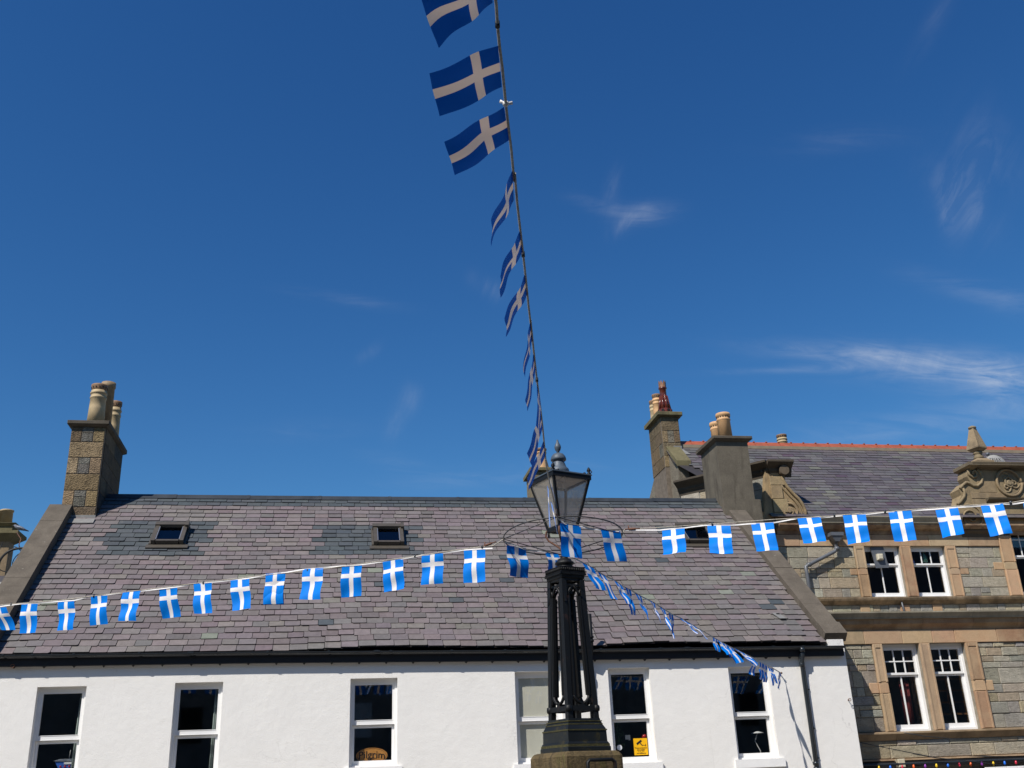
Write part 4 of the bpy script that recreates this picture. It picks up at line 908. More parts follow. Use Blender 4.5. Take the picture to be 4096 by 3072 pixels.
bd = MB(); bd.box(XG + .4, XE, rr_.y - .24, rr_.y - .02, rr_.z - .21, rr_.z - .10); bd.build('mortar_bed', simple('ridge mortar', (.24, .19, .13), .9), ro)
# canted corner parapet
Dv = (Vector((B_.x, B_.y, 0)) - Vector((A_.x, A_.y, 0))); LC = Dv.length; Dv.normalize(); Nv = Vector((-Dv.y, Dv.x, 0)); 
if Nv.y > 0: Nv = -Nv
def cant(mb, start):     # local: x = distance leftwards from corner A (negative), y outward negative
    def fn(p): return Vector((A_.x, A_.y, 0)) + Dv * (-p.x) + Nv * (-p.y) + Vector((0, 0, p.z))
    mb.xform(fn, start); return mb
zt_c = A_.z - .10; cn = MB(); cn.box(-LC, 0, 0, .35, 5, zt_c - .05, (.5, .5, .5)); rubble_fill(cn, -LC, -.02, 7.2, zt_c - .45, [], 0, 1.15); cant(cn, 0); cn.build('corner_wall', M_RUB, SB)
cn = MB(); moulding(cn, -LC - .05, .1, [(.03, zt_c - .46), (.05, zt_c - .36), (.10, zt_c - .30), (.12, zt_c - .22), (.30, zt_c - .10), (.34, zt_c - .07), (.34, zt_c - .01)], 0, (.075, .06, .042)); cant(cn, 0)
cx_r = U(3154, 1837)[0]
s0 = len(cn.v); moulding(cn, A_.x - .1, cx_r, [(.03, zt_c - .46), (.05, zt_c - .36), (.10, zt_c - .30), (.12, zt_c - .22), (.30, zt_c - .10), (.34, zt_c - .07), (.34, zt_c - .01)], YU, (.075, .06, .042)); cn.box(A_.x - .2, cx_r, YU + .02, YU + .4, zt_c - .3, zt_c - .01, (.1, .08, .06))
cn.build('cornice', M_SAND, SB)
# left wallhead gable with scroll
pts = [(3057, 1880), (3128, 1880), (3138, 1905), (3135, 1925), (3150, 1948), (3172, 1972), (3196, 1995), (3214, 2020), (3226, 2048), (3230, 2075), (3228, 2112), (3058, 2112)]
poly = [U(*p) for p in pts]; zb = poly[-1][1]
wg = MB(); wg.prism([(x, z) for x, z in poly], YU - .06, YU + .35, (.33, .235, .125)); 
for k, zc in enumerate(np.arange(zb + .03, zt_c - .5, .42)):
    w0 = .46 if k % 2 else .34; wg.bbox(A_.x - .02, A_.x + w0, YU - .11, YU - .05, zc, min(zc + .41, zt_c - .47), .01, jit((.34, .25, .14), .15))
cu_ = [U(*p) for p in [(3122, 1895), (3128, 1925), (3143, 1950), (3165, 1975), (3189, 1998), (3206, 2022), (3217, 2050), (3219, 2085)]]
wg.tube([(x, YU - .09, z) for x, z in cu_], .05, 8, (.30, .22, .12)); wg.tube([(x - .12, YU - .08, z - .06) for x, z in cu_[1:]], .03, 8, (.30, .22, .12))
c_ = U(3124, 1884); wg.tube([(c_[0], YU - .25, c_[1] - .03), (c_[0], YU + .2, c_[1] - .03)], .15, 16, (.12, .09, .06)); 
c_ = U(3152, 2045); wg.tube(spiral(c_[0], c_[1], .27, .03, 1.75, -.6, YU - .08), .035, 8, (.32, .23, .13)); wg.tube([(c_[0], YU - .06, c_[1]), (c_[0], YU - .13, c_[1])], .07, 12, (.33, .24, .14))
wg.build('scroll_gable', M_SAND, SB)
sc = MB(); moulding(sc, A_.x - .05, U(3236, 2112)[0], [(.05, zb - .12), (.1, zb - .06), (.16, zb), (.16, zb + .04)], YU, (.13, .095, .06)); sc.build('string_course', M_SAND, SB)
# right wallhead gable
Zp = lambda a, b: U(*Z8(a, b))
out = [(1640, 700), (1636, 760), (1668, 812), (1660, 838), (1625, 815), (1556, 888), (1585, 945), (1572, 985), (1530, 1035), (1515, 1075), (1545, 1115), (1570, 1240)]
poly = [Zp(*p) for p in out]; zc_b, zc_t = Zp(1800, 705)[1], onY(*Z8(1800, 607), YU - .38).z
gx1 = 23.5; g_ = MB(); g_.prism(poly[::-1] + [(poly[0][0], poly[0][1])][:0] + [], YU - .02, YU + .45) if False else None
g_.prism([(x, z) for x, z in poly] + [(gx1, poly[-1][1]), (gx1, poly[0][1])], YU - .07, YU + .45, (.26, .195, .11))
def rdp(pts, r, d, t=(.25, .19, .11)): g_.tube([(x, YU - d, z) for x, z in [Zp(*p) for p in pts]], r, 8, t)
rdp([(1725, 695), (1762, 720), (1785, 770), (1775, 825), (1735, 858), (1690, 852), (1655, 828), (1622, 822), (1590, 850), (1566, 885)], .045, .09)
rdp([(1640, 705), (1652, 745), (1690, 775), (1722, 765), (1730, 730), (1705, 705), (1685, 720), (1690, 745)], .035, .10)
rdp([(1590, 880), (1610, 915), (1605, 960), (1575, 1005), (1540, 1040)], .045, .09)
c_ = Zp(1625, 1165); g_.tube(spiral(c_[0] + .18, c_[1] + .0, .42, .03, 2.0, 1.9, YU - .085, 50, -1), .028, 8, (.27, .2, .11))
# medallion
c_ = Zp(2048, 826); rm_ = abs(Zp(2168, 826)[0] - c_[0])
def ringt(cx, cz, rx, rz, r, d, t): g_.tube([(cx + rx * cos(2 * pi * k / 28), YU - d, cz + rz * sin(2 * pi * k / 28)) for k in range(29)], r, 8, t)
ringt(c_[0], c_[1], rm_, rm_, .045, .10, (.26, .19, .11)); ringt(c_[0], c_[1], rm_ * .86, rm_ * .86, .02, .08, (.2, .15, .09)); ringt(c_[0], c_[1] + .03, rm_ * .3, rm_ * .38, .03, .09, (.26, .2, .12))
for k in range(3): a_ = pi / 2 + k * 2 * pi / 3 + .4; g_.tube(spiral(c_[0] + rm_ * .42 * cos(a_), c_[1] + rm_ * .42 * sin(a_), .17, .02, 1.3, a_, YU - .085, 24, 1 if k % 2 else -1), .026, 6, (.26, .2, .12))
g_.tube([(c_[0], YU - .06, c_[1]), (c_[0], YU - .14, c_[1])], [.12, .07], 12, (.26, .2, .12))
xb_ = Zp(1815, 985)[0]
for k in range(7):   # ashlar blocks of the gable face
    for j, (za, zb_) in enumerate(((980, 920), (920, 700), (1060, 985))):
        x0_ = xb_ - .45 + k * .62 + (.3 if j % 2 else 0); z0_, z1_ = Zp(1800, za)[1], Zp(1800, zb_)[1]
        if j == 1 and abs(x0_ + .3 - c_[0]) < .75: continue
        if x0_ > 22.8: continue
        g_.bbox(x0_, x0_ + .61, YU - .085, YU - .06, z0_ + .004, z1_ - .004, .006, jit((.27, .20, .115), .12))
g_.build('scroll_gable', M_SAND, SB)
co = MB(); x0c = Zp(1600, 650)[0]
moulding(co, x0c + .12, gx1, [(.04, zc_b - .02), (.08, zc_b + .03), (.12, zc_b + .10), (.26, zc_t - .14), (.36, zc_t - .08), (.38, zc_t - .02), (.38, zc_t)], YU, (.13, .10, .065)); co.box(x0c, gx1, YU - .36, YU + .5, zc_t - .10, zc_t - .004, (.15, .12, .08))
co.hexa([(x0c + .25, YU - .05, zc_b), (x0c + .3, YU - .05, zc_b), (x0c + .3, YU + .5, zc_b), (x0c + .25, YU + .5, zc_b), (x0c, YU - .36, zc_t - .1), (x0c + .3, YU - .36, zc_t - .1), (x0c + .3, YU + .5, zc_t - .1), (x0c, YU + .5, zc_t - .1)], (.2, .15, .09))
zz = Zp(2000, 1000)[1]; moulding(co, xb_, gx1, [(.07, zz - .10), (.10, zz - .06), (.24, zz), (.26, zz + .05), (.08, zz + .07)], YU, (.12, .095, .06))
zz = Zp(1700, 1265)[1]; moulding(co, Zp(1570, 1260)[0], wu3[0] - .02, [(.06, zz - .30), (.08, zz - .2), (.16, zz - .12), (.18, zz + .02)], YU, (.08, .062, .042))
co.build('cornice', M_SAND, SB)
fi = MB(); c_ = Zp(1775, 610); fx = Zp(1772, 560)[0]; fz = zc_t; ztop = Zp(1675, 252)[1]; fx = (fx + Zp(1690, 330)[0]) / 2 + .06
H = ztop - fz; fy = YU + .05
fi.lathe([(.30, 0), (.30, H * .07), (.24, H * .09), (.17, H * .15)], (fx, fy, fz), sq=True, tint=(.27, .2, .12), rot=.0); fi.lathe([(.13, H * .15), (.16, H * .2), (.12, H * .24), (.12, H * .28), (.15, H * .3), (.12, H * .35)], (fx, fy, fz), 16, tint=(.22, .17, .1))
fi.lathe([(.13, H * .35), (.215, H * .41), (.215, H * .44), (.085, H * .90), (.085, H * .92)], (fx, fy, fz), sq=True, tint=(.27, .2, .12), rot=.35); fi.lathe([(.09, H * .92), (.125, H * .94), (.12, H * .97), (.05, H)], (fx, fy, fz), 14, tint=(.24, .19, .12))
fi.build('finial', M_SAND, SB)
# gable wall and chimney of the stone building
def Gp(d, z=0): return Vector((B_.x - .10 * d, B_.y + d, z))   # plan point along the gable
gw = MB(); yr = rr_.y; dR = yr - B_.y
def rz_(y): return ez + (y - ey) * tan(PU_)
a, b = Gp(0), Gp(dR); c2 = Gp(dR + 3)
gw.hexa([(a.x, a.y, 4), (a.x + .35, a.y, 4), (b.x + .35, b.y, 4), (b.x, b.y, 4), (a.x, a.y, rz_(a.y) - .05), (a.x + .35, a.y, rz_(a.y) - .05), (b.x + .35, b.y, rz_(b.y) - .05), (b.x, b.y, rz_(b.y) - .05)], (.19, .165, .125))
gw.hexa([(b.x, b.y, 4), (b.x + .35, b.y, 4), (c2.x + .35, c2.y, 4), (c2.x, c2.y, 4), (b.x, b.y, rz_(b.y)), (b.x + .35, b.y, rz_(b.y)), (c2.x + .35, c2.y, rz_(b.y) - 3), (c2.x, c2.y, rz_(b.y) - 3)], (.19, .165, .125))
gw.build('gable_wall', M_RUB, SB)
cp = MB(); e = .14
cp.hexa([(a.x - .05, a.y - .1, rz_(a.y) - .15), (a.x + .42, a.y - .1, rz_(a.y) - .15), (b.x + .42, b.y, rz_(b.y) - .05), (b.x - .05, b.y, rz_(b.y) - .05), (a.x - .05, a.y - .1, rz_(a.y) + e - .1), (a.x + .42, a.y - .1, rz_(a.y) + e - .1), (b.x + .42, b.y, rz_(b.y) + e), (b.x - .05, b.y, rz_(b.y) + e)])
cp.build('coping', M_MOSSCAP, SB)
cy = yr - .35; sx0 = onY(2641, 1665, cy).x; sx1 = onY(2713, 1680, cy).x; sz1 = onY(2641, 1668, cy).z; sy1 = onX(2598, 1738, sx0).y
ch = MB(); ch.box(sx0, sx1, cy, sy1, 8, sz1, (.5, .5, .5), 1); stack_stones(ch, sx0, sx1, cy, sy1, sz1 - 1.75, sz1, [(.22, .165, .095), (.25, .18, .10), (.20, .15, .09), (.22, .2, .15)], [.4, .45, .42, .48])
cho = ch.build('chimney', [M_CHS, M_MORT_D], SB)
c = MB(); c.bbox(sx0 - .14, sx1 + .12, cy - .14, sy1 + .1, sz1 + .03, sz1 + .16, .015); c.hexa([(sx0, cy - .01, sz1 + .002), (sx1, cy - .01, sz1 + .002), (sx1, sy1, sz1 + .002), (sx0, sy1, sz1 + .002), (sx0 - .12, cy - .12, sz1 + .03), (sx1 + .1, cy - .12, sz1 + .03), (sx1 + .1, sy1 + .08, sz1 + .03), (sx0 - .12, sy1 + .08, sz1 + .03)]); c.build('chimney_cap', M_MOSSCAP, cho)
for (u, v1, dy, r, m1) in ((2630, 1580, 1.1, .16, M_POTO), (2615, 1605, 1.9, .15, M_POTY)):
    y = cy + dy; zt = onY(u, v1, y).z; cc = (onY(u, 1640, y).x, y, sz1 + .16); potmesh('banded', cc, zt - cc[2], r).build('chimney_pot', [m1, M_POTB, M_HOLE], cho)
# the dark red crown pot
y = cy + .28; px_ = onY(2659, 1640, y).x; zb = sz1 + .16; zt = onY(2650, 1524, y).z; H = zt - zb; pr = MB(); c0 = (px_, y, zb)
pr.lathe([(.24, 0), (.24, H * .04), (.23, H * .16), (.15, H * .18), (.115, H * .55), (.115, H * .74), (.145, H * .76), (.145, H * .79), (.125, H * .8)], c0, 16)
for k in range(8):
    a_ = 2 * pi * k / 8 + .2; pr.tube([(px_ + .185 * cos(a_), y + .185 * sin(a_), zb + H * .14), (px_ + .115 * cos(a_), y + .115 * sin(a_), zb + H * .55)], [.05, .035], 8)
    pr.tube([(px_ + .2 * cos(a_), y + .2 * sin(a_), zb + H * .10), (px_ + .25 * cos(a_), y + .25 * sin(a_), zb + H * .10)], .05, 8, mi=1); pr.tube([(px_ + .2 * cos(a_), y + .2 * sin(a_), zb + H * .10), (px_ + .247 * cos(a_), y + .247 * sin(a_), zb + H * .10)], .065, 8)
    t0, t1 = a_ - .3, a_ + .3; q = lambda t, r_, z: (px_ + r_ * cos(t), y + r_ * sin(t), zb + z)
    pr.face([q(t0, .125, H * .8), q(t1, .125, H * .8), q(t1, .12, H * .93), q(a_, .13, H), q(t0, .12, H * .93)], mi=2); pr.face([q(t1, .10, H * .8), q(t0, .10, H * .8), q(t0, .10, H * .93), q(a_, .115, H), q(t1, .10, H * .93)], mi=2)
pr.build('chimney_pot', [M_POTR, M_HOLE, M_POTCR], cho)
fl = MB(); fl.box(sx0 + .35, sx1 + .02, cy - .03, cy - .016, rz_(cy) - .05, rz_(cy) + .15); q = [roofP(sx0 + .4, 0, 0, ey, ez, PU_)]
tb = (cy - ey) / cos(PU_); P = lambda x, t, h: roofP(x, t, h, ey, ez, PU_); fl.hexa([P(sx0 + .55, tb - .35, .02), P(sx1 + .2, tb - .35, .02), P(sx1 + .05, tb, .02), P(sx0 + .45, tb, .02), P(sx0 + .55, tb - .35, .045), P(sx1 + .2, tb - .35, .045), P(sx1 + .05, tb, .045), P(sx0 + .45, tb, .045)]); fl.build('flashing', M_ZINC, cho)
# chimney pot showing over the orange ridge
y = rr_.y + 1.2; x = onY(3131, 1780, y).x; zt = onY(3128, 1741, y).z; ch = MB(); ch.box(x - .4, x + .5, y - .3, y + .5, 8, zt - .85, (.5, .5, .5)); cho = ch.build('chimney', M_STACK, SB)
potmesh('banded', (x, y, zt - .85), .85, .19).build('chimney_pot', [M_POTY, M_POTB, M_HOLE], cho)

# satellite dish
p = onY(*Z8(1925, 600), YU + 1.0); SD = thing('satellite_dish', 'white satellite dish showing above the cornice beside the stone finial', 'satellite dish', (p.x, p.y, 9.2))
m_ = MB(); n = 24; rx, rz = .40, .38; cxx, czz = p.x, onY(*Z8(1925, 536), YU + 1.0).z - rz
rings = [[(cxx + rx * q * cos(2 * pi * k / n), p.y + .14 * (1 - q * q), czz + rz * q * sin(2 * pi * k / n)) for k in range(n)] for q in (1, .66, .33, .02)]
vs = [v for r_ in rings for v in r_]; fs = [(i * n + k, i * n + (k + 1) % n, (i + 1) * n + (k + 1) % n, (i + 1) * n + k) for i in range(3) for k in range(n)]
# back of the dish faces the sky behind; its front (towards the street) is convex cover
m_.mesh([(a_, 2 * p.y - b_ + .02, c_) for a_, b_, c_ in vs], fs, smooth=True); m_.mesh(vs, [f[::-1] for f in fs], smooth=True); m_.build('dish', M_DISH, SD)
m_ = MB(); place_text(m_, 'TRIAX', .15, cxx - .1, p.y - .155, czz + .14); m_.build('lettering', M_BLACK, SD)
m_ = MB(); m_.tube([(p.x, p.y + .1, 9.0), (p.x, p.y + .1, czz)], .03, 8); m_.build('mast', M_GREYPIPE, SD)
m_ = MB(); q = onY(*Z8(1852, 535), YU + 1.2); ball(m_, q, .06); m_.tube([(q.x, q.y, q.z), (cxx - .1, p.y + .1, czz - .2)], .012, 6); m_.build('receiver', M_GREYPIPE, SD)
# board with sensor in front of the upper window
p = U(*Z3(598, 905)); SN = thing('security_light', 'grey board carrying a small cream box in front of an upper window', 'security light', (p[0], YU, p[1] - .35))
m_ = MB(); m_.prism([(p[0] - .22, p[1] + .30), (p[0] + .2, p[1] + .31), (p[0] + .27, p[1] - .32), (p[0] - .15, p[1] - .33)], YU + .02, YU + .04); m_.build('board', M_GREYPIPE, SN)
m_ = MB(); m_.bbox(p[0] - .08, p[0] + .10, YU - .08, YU + .018, p[1] - .10, p[1] + .08, .02); m_.bbox(p[0] - .05, p[0] + .07, YU - .09, YU - .079, p[1] - .07, p[1] + .05, .005); m_.build('lamp_box', simple('cream plastic', (.55, .50, .38), .5), SN)
# junction box and fairy lights
p = L_(*Z1(712, 1625)); m_ = MB(); m_.bbox(p[0] - .085, p[0] + .085, YLo - .24, YLo - .10, p[1] - .09, p[1] + .09, .015); m_.box(p[0] - .02, p[0] + .02, YLo - .10, YLo + .01, p[1] - .03, p[1] + .03); single(m_, 'junction_box', simple('cream box plastic', (.50, .44, .32), .5), 'cream square junction box below the lowest sandstone strip', 'junction box')
FLt = thing('fairy_lights', 'string of coloured bulbs on a black cable along the shop front', 'fairy lights', (14, YLo - .2, 1.9))
yb = YLo - .22; pa = onY(*Z1(480, 1640), yb); pb_ = onY(*Z1(1652, 1595), yb); slope = (pb_.z - pa.z) / (pb_.x - pa.x)
m_ = MB(); m_.tube([(pa.x - .6 + k * .5, yb, pa.z + slope * (k * .5 - .6)) for k in range(24)], .028, 8); m_.build('cable', M_PLASTIC, FLt)
fcols = {'y': (.75, .5, .02), 'b': (.02, .16, .7), 'r': (.55, .03, .06), 'o': (.75, .13, .03), 'p': (.22, .04, .30)}; fm = {k: simple('bulb ' + k, v, .25) for k, v in fcols.items()}
for i, (u_, k) in enumerate([(578, 'y'), (662, 'b'), (750, 'r'), (835, 'o'), (921, 'p'), (1004, 'y'), (1089, 'b'), (1175, 'r'), (1259, 'o'), (1342, 'p'), (1427, 'y'), (1511, 'b'), (1595, 'r')]):
    q = onY(*Z1(u_, 1640), yb); x = q.x; z = pa.z + slope * (x - pa.x) - .05; m_ = MB(); m_.lathe([(.015, .03), (.024, 0), (.028, -.025), (.016, -.05), (.004, -.06)], (x, yb - .01, z), 10); m_.build('bulb', fm[k], FLt)
# shop fascia below
m_ = MB(); m_.box(11.36, XE, YLo - .14, YLo - .04, LZ['sb'] - .12, LZ['sb'] - .003); m_.build('shop_fascia', M_FASCIA, SB)
m_ = MB(); m_.box(11.36, XE, YLo - .35, YLo - .15, LZ['sb'] - .6, LZ['sb'] - .30); m_.build('shop_canopy', simple('slate grey paint', (.10, .11, .14), .6), SB)
m_ = MB(); q0 = onY(*Z1(1360, 1655), YLo - .36); 
for k in range(12): m_.bbox(q0.x + k * .27, q0.x + k * .27 + .26, YLo - .38, YLo - .36, q0.z - .4, q0.z, .006)
m_.build('shop_panel', M_UPVC, SB)
# cables
for i, (pts_, lab) in enumerate([([(3400, 2955), (3450, 2972), (3740, 3031), (3900, 3047), (4110, 3075)], 'thin black cable sagging across the lowest rubble course of the stone building'), ([(3615, 2930), (3700, 2945), (3830, 2957), (3960, 2963), (4110, 2962)], 'thin twisted cable hanging just under the sandstone sill band')]):
    m_ = MB(); m_.tube([tuple(onY(*p, YLo - .3)) for p in pts_], .009, 6); single(m_, 'wall_cable', M_PLASTIC, lab, 'cable')
# things behind the stone building's windows
m_ = MB(); y = YLo + .9; a, b = wl2[0] - .05, wl2[1] + .4
m_.box(a, b, y, y + .3, lz0 - .3, lz0 + .1)
for k in range(4): xx = a + (b - a) * k / 3; m_.box(xx - .035, xx + .035, y, y + .04, lz0 + .1, lz1 - .2)
for k in range(6): zz = lz0 + .1 + .27 * k; m_.box(a, b, y - .005, y + .035, zz, zz + .04)
single(m_, 'cabinet', M_WOOD, 'brown glazed wooden cabinet inside the lower right sash window of the stone building', 'cabinet')
m_ = MB(); 
for k in range(7): x_ = wl1[0] + .58 + .035 * k; m_.tube([(x_, YLo + .5 + .02 * (k % 2), lz0 + .15), (x_ + .02, YLo + .5, lz0 + 1.15)], .02, 6)
single(m_, 'curtain', M_REDCL, 'dark red curtain inside the lower left sash window of the stone building', 'curtain')
for (u_, v_, m1, lab) in ((1100, 930, simple('green glass bottle', (.05, .16, .13), .2), 'tall green bottle standing behind the second upper window'), (975, 965, M_BLUE, 'small blue bottle at the left edge of the second upper window')):
    q = onY(*Z3(u_, v_), YU + .24); s_ = 1 if u_ == 1100 else .5; m_ = MB(); m_.lathe([(.08 * s_, -.12 * s_), (.08 * s_, .06 * s_), (.03 * s_, .14 * s_), (.03 * s_, .22 * s_)], q, 12); single(m_, 'bottle', m1, lab, 'bottle')

# ================================================================ LEFT NEIGHBOURS AND BACK HOUSE
R8 = lambda a, b: (.2712 * a, 2000 + .2712 * b)
yn = 29.0
NB = thing('neighbour_house', 'house end with ochre chimney stack at the left edge of the photo', 'house', (-11, yn, 0))
m_ = MB(); xr = onY(*R8(100, 900), yn).x; zt = onY(*R8(60, 600), yn).z; yk = onX(*R8(215, 620), xr).y
m_.box(xr - 1.6, xr, yn, min(yk, yn + 1.6), 3, zt); m_.box(-16, xr - .02, yn + .1, yn + 6, 0, 5.2); nso = m_.build('wall', simple('ochre render', (.20, .145, .085), .9, 0, .25, 5, .01), NB)
yk = min(yk, yn + 1.6)
m_ = MB(); m_.hexa([(-16, yn - .2, 5.2), (xr + .2, yn - .2, 5.2), (xr + .2, yn + 6.2, 5.2), (-16, yn + 6.2, 5.2), (-16, yn + 2.9, 7.6), (xr + .2, yn + 2.9, 7.6), (xr + .2, yn + 3.1, 7.6), (-16, yn + 3.1, 7.6)], (.1, .09, .09)); m_.build('roof', M_SLATE2, NB)
z1_, z2_, z3_, z4_ = (onY(*R8(60, q), yn - .1).z for q in (600, 500, 480, 375)); zt4 = onY(*R8(60, 322), yn).z
m_ = MB(); m_.hexa([(xr - 1.6, yn, z1_), (xr, yn, z1_), (xr, yk, z1_), (xr - 1.6, yk, z1_), (xr - 1.8, yn - .22, z2_), (xr + .24, yn - .22, z2_), (xr + .24, yk + .22, z2_), (xr - 1.8, yk + .22, z2_)]); m_.box(xr - 1.8, xr + .24, yn - .22, yk + .22, z2_ + .002, z3_ + .04)
m_.box(xr - 1.55, xr + .02, yn - .02, yk, z3_ + .042, z4_); m_.hexa([(xr - 1.6, yn - .03, z4_ + .002), (xr + .05, yn - .03, z4_ + .002), (xr + .05, yk + .03, z4_ + .002), (xr - 1.6, yk + .03, z4_ + .002), (xr - 1.7, yn - .1, z4_ + .08), (xr + .12, yn - .1, z4_ + .08), (xr + .12, yk + .1, z4_ + .08), (xr - 1.7, yk + .1, z4_ + .08)]); m_.hexa([(xr - 1.7, yn - .1, z4_ + .082), (xr + .12, yn - .1, z4_ + .082), (xr + .12, yk + .1, z4_ + .082), (xr - 1.7, yk + .1, z4_ + .082), (xr - 1.6, yn + .05, zt4), (xr - .02, yn + .05, zt4), (xr - .02, yk, zt4), (xr - 1.6, yk, zt4)])
cap_o = m_.build('chimney_cap', M_MOSSCAP, NB)
for (u_, v_) in ((105, 142), (0, 155)):
    q = onY(*R8(u_ - 8, 240), yn + .5); zz = onY(*R8(u_, v_), yn + .5).z; potmesh('plain', (q.x, yn + .5, zt4 - .02), zz - zt4, .17).build('chimney_pot', [M_POTY, M_POTB, M_HOLE], NB)
# pigeon
q = onY(*R8(285, 520), yn - .05); PG = thing('pigeon', 'grey pigeon perched on the mossy ledge of the left edge chimney', 'bird', (xr + .1, yn - .1, z3_ + .04))
bx = q.x; bz = z3_ + .04; k = .37 / .55
m_ = MB(); m_.tube([(bx - .16, yn - .1, bz + .17), (bx - .13, yn - .1, bz + .155), (bx - .09, yn - .1, bz + .12), (bx - .02, yn - .1, bz + .095), (bx + .07, yn - .1, bz + .065), (bx + .14, yn - .1, bz + .035), (bx + .24, yn - .1, bz + .0)], [.012, .036, .05, .06, .05, .028, .012], 12); m_.tube([(bx - .16, yn - .1, bz + .165), (bx - .195, yn - .1, bz + .15)], [.009, .003], 6); 
m_.tube([(bx - .03, yn - .12, bz + .05), (bx - .03, yn - .12, bz)], .006, 6); m_.tube([(bx - .01, yn - .08, bz + .05), (bx - .01, yn - .08, bz)], .006, 6); m_.build('body', M_BIRD, PG)
for s_ in (-1, 1): m_ = MB(); m_.tube([(bx - .07, yn - .1 + s_ * .045, bz + .12), (bx + .0, yn - .1 + s_ * .055, bz + .10), (bx + .1, yn - .1 + s_ * .04, bz + .06), (bx + .19, yn - .1 + s_ * .015, bz + .025)], [.02, .032, .024, .006], 8); m_.build('wing', simple('pale wing', (.20, .22, .26), .7, 0, .4, 25), PG)
# wrought iron bracket lamp
yl = 26.5; LB = thing('bracket_lamp', 'wrought iron swan neck street lamp with scrolls behind the left gable coping', 'street lamp', (onY(*R8(540, 1200), yl).x, yl, 0))
cc = onY(*R8(270, 960), yl); rr = abs(onY(*R8(0, 960), yl).x - cc.x); zt_ = onY(*R8(270, 712), yl).z; rv = zt_ - cc.z
m_ = MB(); m_.tube([(cc.x + rr * 1.08 * cos(a_), yl, cc.z - .0 + rv * sin(a_)) for a_ in [pi * k / 20 for k in range(21)]], .032, 8); xp = cc.x + rr * 1.08; m_.tube([(xp, yl, cc.z), (xp, yl, 0)], .05, 10); m_.tube([(cc.x - rr * 1.08, yl, cc.z), (cc.x - rr * 1.08 + .0, yl, onY(*R8(20, 1330), yl).z)], .02, 8); m_.build('pole', M_IRON, LB)
for (u_, v_, s_) in ((130, 880, 1), (385, 940, -1)):
    q = onY(*R8(u_, v_), yl); m_ = MB(); ro_ = .32
    if s_ > 0: m_.tube([(q.x + ro_ * cos(a_), yl, q.z + .02 + ro_ * sin(a_)) for a_ in [radians(75 - k * 13) for k in range(21)]] + [(q.x - ro_ * .6, yl, q.z + .62 * ro_ + .25)], .012, 6)
    else: m_.tube([(q.x + ro_ * cos(a_), yl, q.z + ro_ * sin(a_)) for a_ in [radians(95 + k * 13) for k in range(19)]], .012, 6)
    m_.build('scroll', M_IRON, LB)
q = onY(*R8(25, 1375), yl); m_ = MB(); m_.lathe([(.38, 0), (.36, .05), (.22, .12), (.08, .18), (.05, .26)], (q.x, yl, q.z - .08), 20); m_.build('lamp_shade', paint('dull lamp shade', (.10, .09, .07), .5, .5), LB)
m_ = MB(); q0 = onY(*R8(310, 575), yl); q1 = onY(*R8(291, 700), yl); m_.tube([q0, (q0.x - .03, yl, q0.z - .15), q1], .014, 6); m_.tube([(q0.x, yl, q0.z), (xr + .2, yn - .2, z2_ + .02)], .01, 6); m_.build('stay_rod', M_RUST, LB)
# grey clad shed
GB = thing('grey_building', 'pale grey clad building with low eaves behind the left gable', 'building', (-10.5, 27.5, 0)); yg = 27.2
z_ = onY(*R8(100, 1290), yg).z; xg = onY(*R8(232, 1210), yg).x + .9
m_ = MB(); m_.box(-16, xg, yg, yg + 1.6, 0, z_); 
for k in range(40): m_.box(xg - .25 * k - .02, xg - .25 * k, yg - .012, yg, 0, z_ - .15)
m_.build('wall', M_CLAD, GB); m_ = MB(); m_.box(-16, xg + .1, yg - .18, yg - .02, z_ - .02, z_ + .10); m_.build('gutter', simple('pale gutter', (.42, .42, .40), .5), GB)
m_ = MB(); m_.hexa([(-16, yg - .1, z_ + .1), (xg + .05, yg - .1, z_ + .1), (xg + .05, yg + 1.6, z_ + .1), (-16, yg + 1.6, z_ + .1), (-16, yg + 1.0, z_ + .5), (xg - .7, yg + 1.0, z_ + .5), (xg - .7, yg + 1.6, z_ + .5), (-16, yg + 1.6, z_ + .5)], (.07, .065, .07)); m_.build('roof', M_SLATE2, GB)
# house behind the ridge: only its chimney shows
yb_ = 33.0; BH = thing('back_house', 'house behind the white cottage whose chimney stands behind the lantern', 'house', (5.8, yb_, 0))
xa_, xb2 = onY(2134, 1950, yb_).x, onY(2215, 1930, yb_).x; zc_ = onY(2160, 1885, yb_).z
m_ = MB(); m_.box(0, 10, yb_ - .5, yb_ + 6, 0, 5.5); m_.build('wall', M_HARL, BH); m_ = MB(); m_.hexa([(0, yb_ - .7, 5.5), (10, yb_ - .7, 5.5), (10, yb_ + 6.2, 5.5), (0, yb_ + 6.2, 5.5), (0, yb_ + 2.7, 8.2), (10, yb_ + 2.7, 8.2), (10, yb_ + 2.9, 8.2), (0, yb_ + 2.9, 8.2)], (.1, .09, .09)); m_.build('roof', M_SLATE2, BH)
m_ = MB(); m_.box(xa_, xb2, yb_, yb_ + 1.2, 5, zc_, (.20, .16, .10)); cho = m_.build('chimney', M_RUB, BH); m_ = MB(); m_.bbox(xa_ - .1, xb2 + .1, yb_ - .1, yb_ + 1.3, zc_ + .002, zc_ + .13, .02); m_.build('chimney_cap', M_MOSSCAP, cho)
q = onY(2166, 1850, yb_ + .4); zt = onY(2170, 1797, yb_ + .4).z; potmesh('taper', (q.x, yb_ + .4, zc_ + .13), zt - zc_ - .13, .27).build('chimney_pot', [M_POTO, M_POTB, M_HOLE], cho)
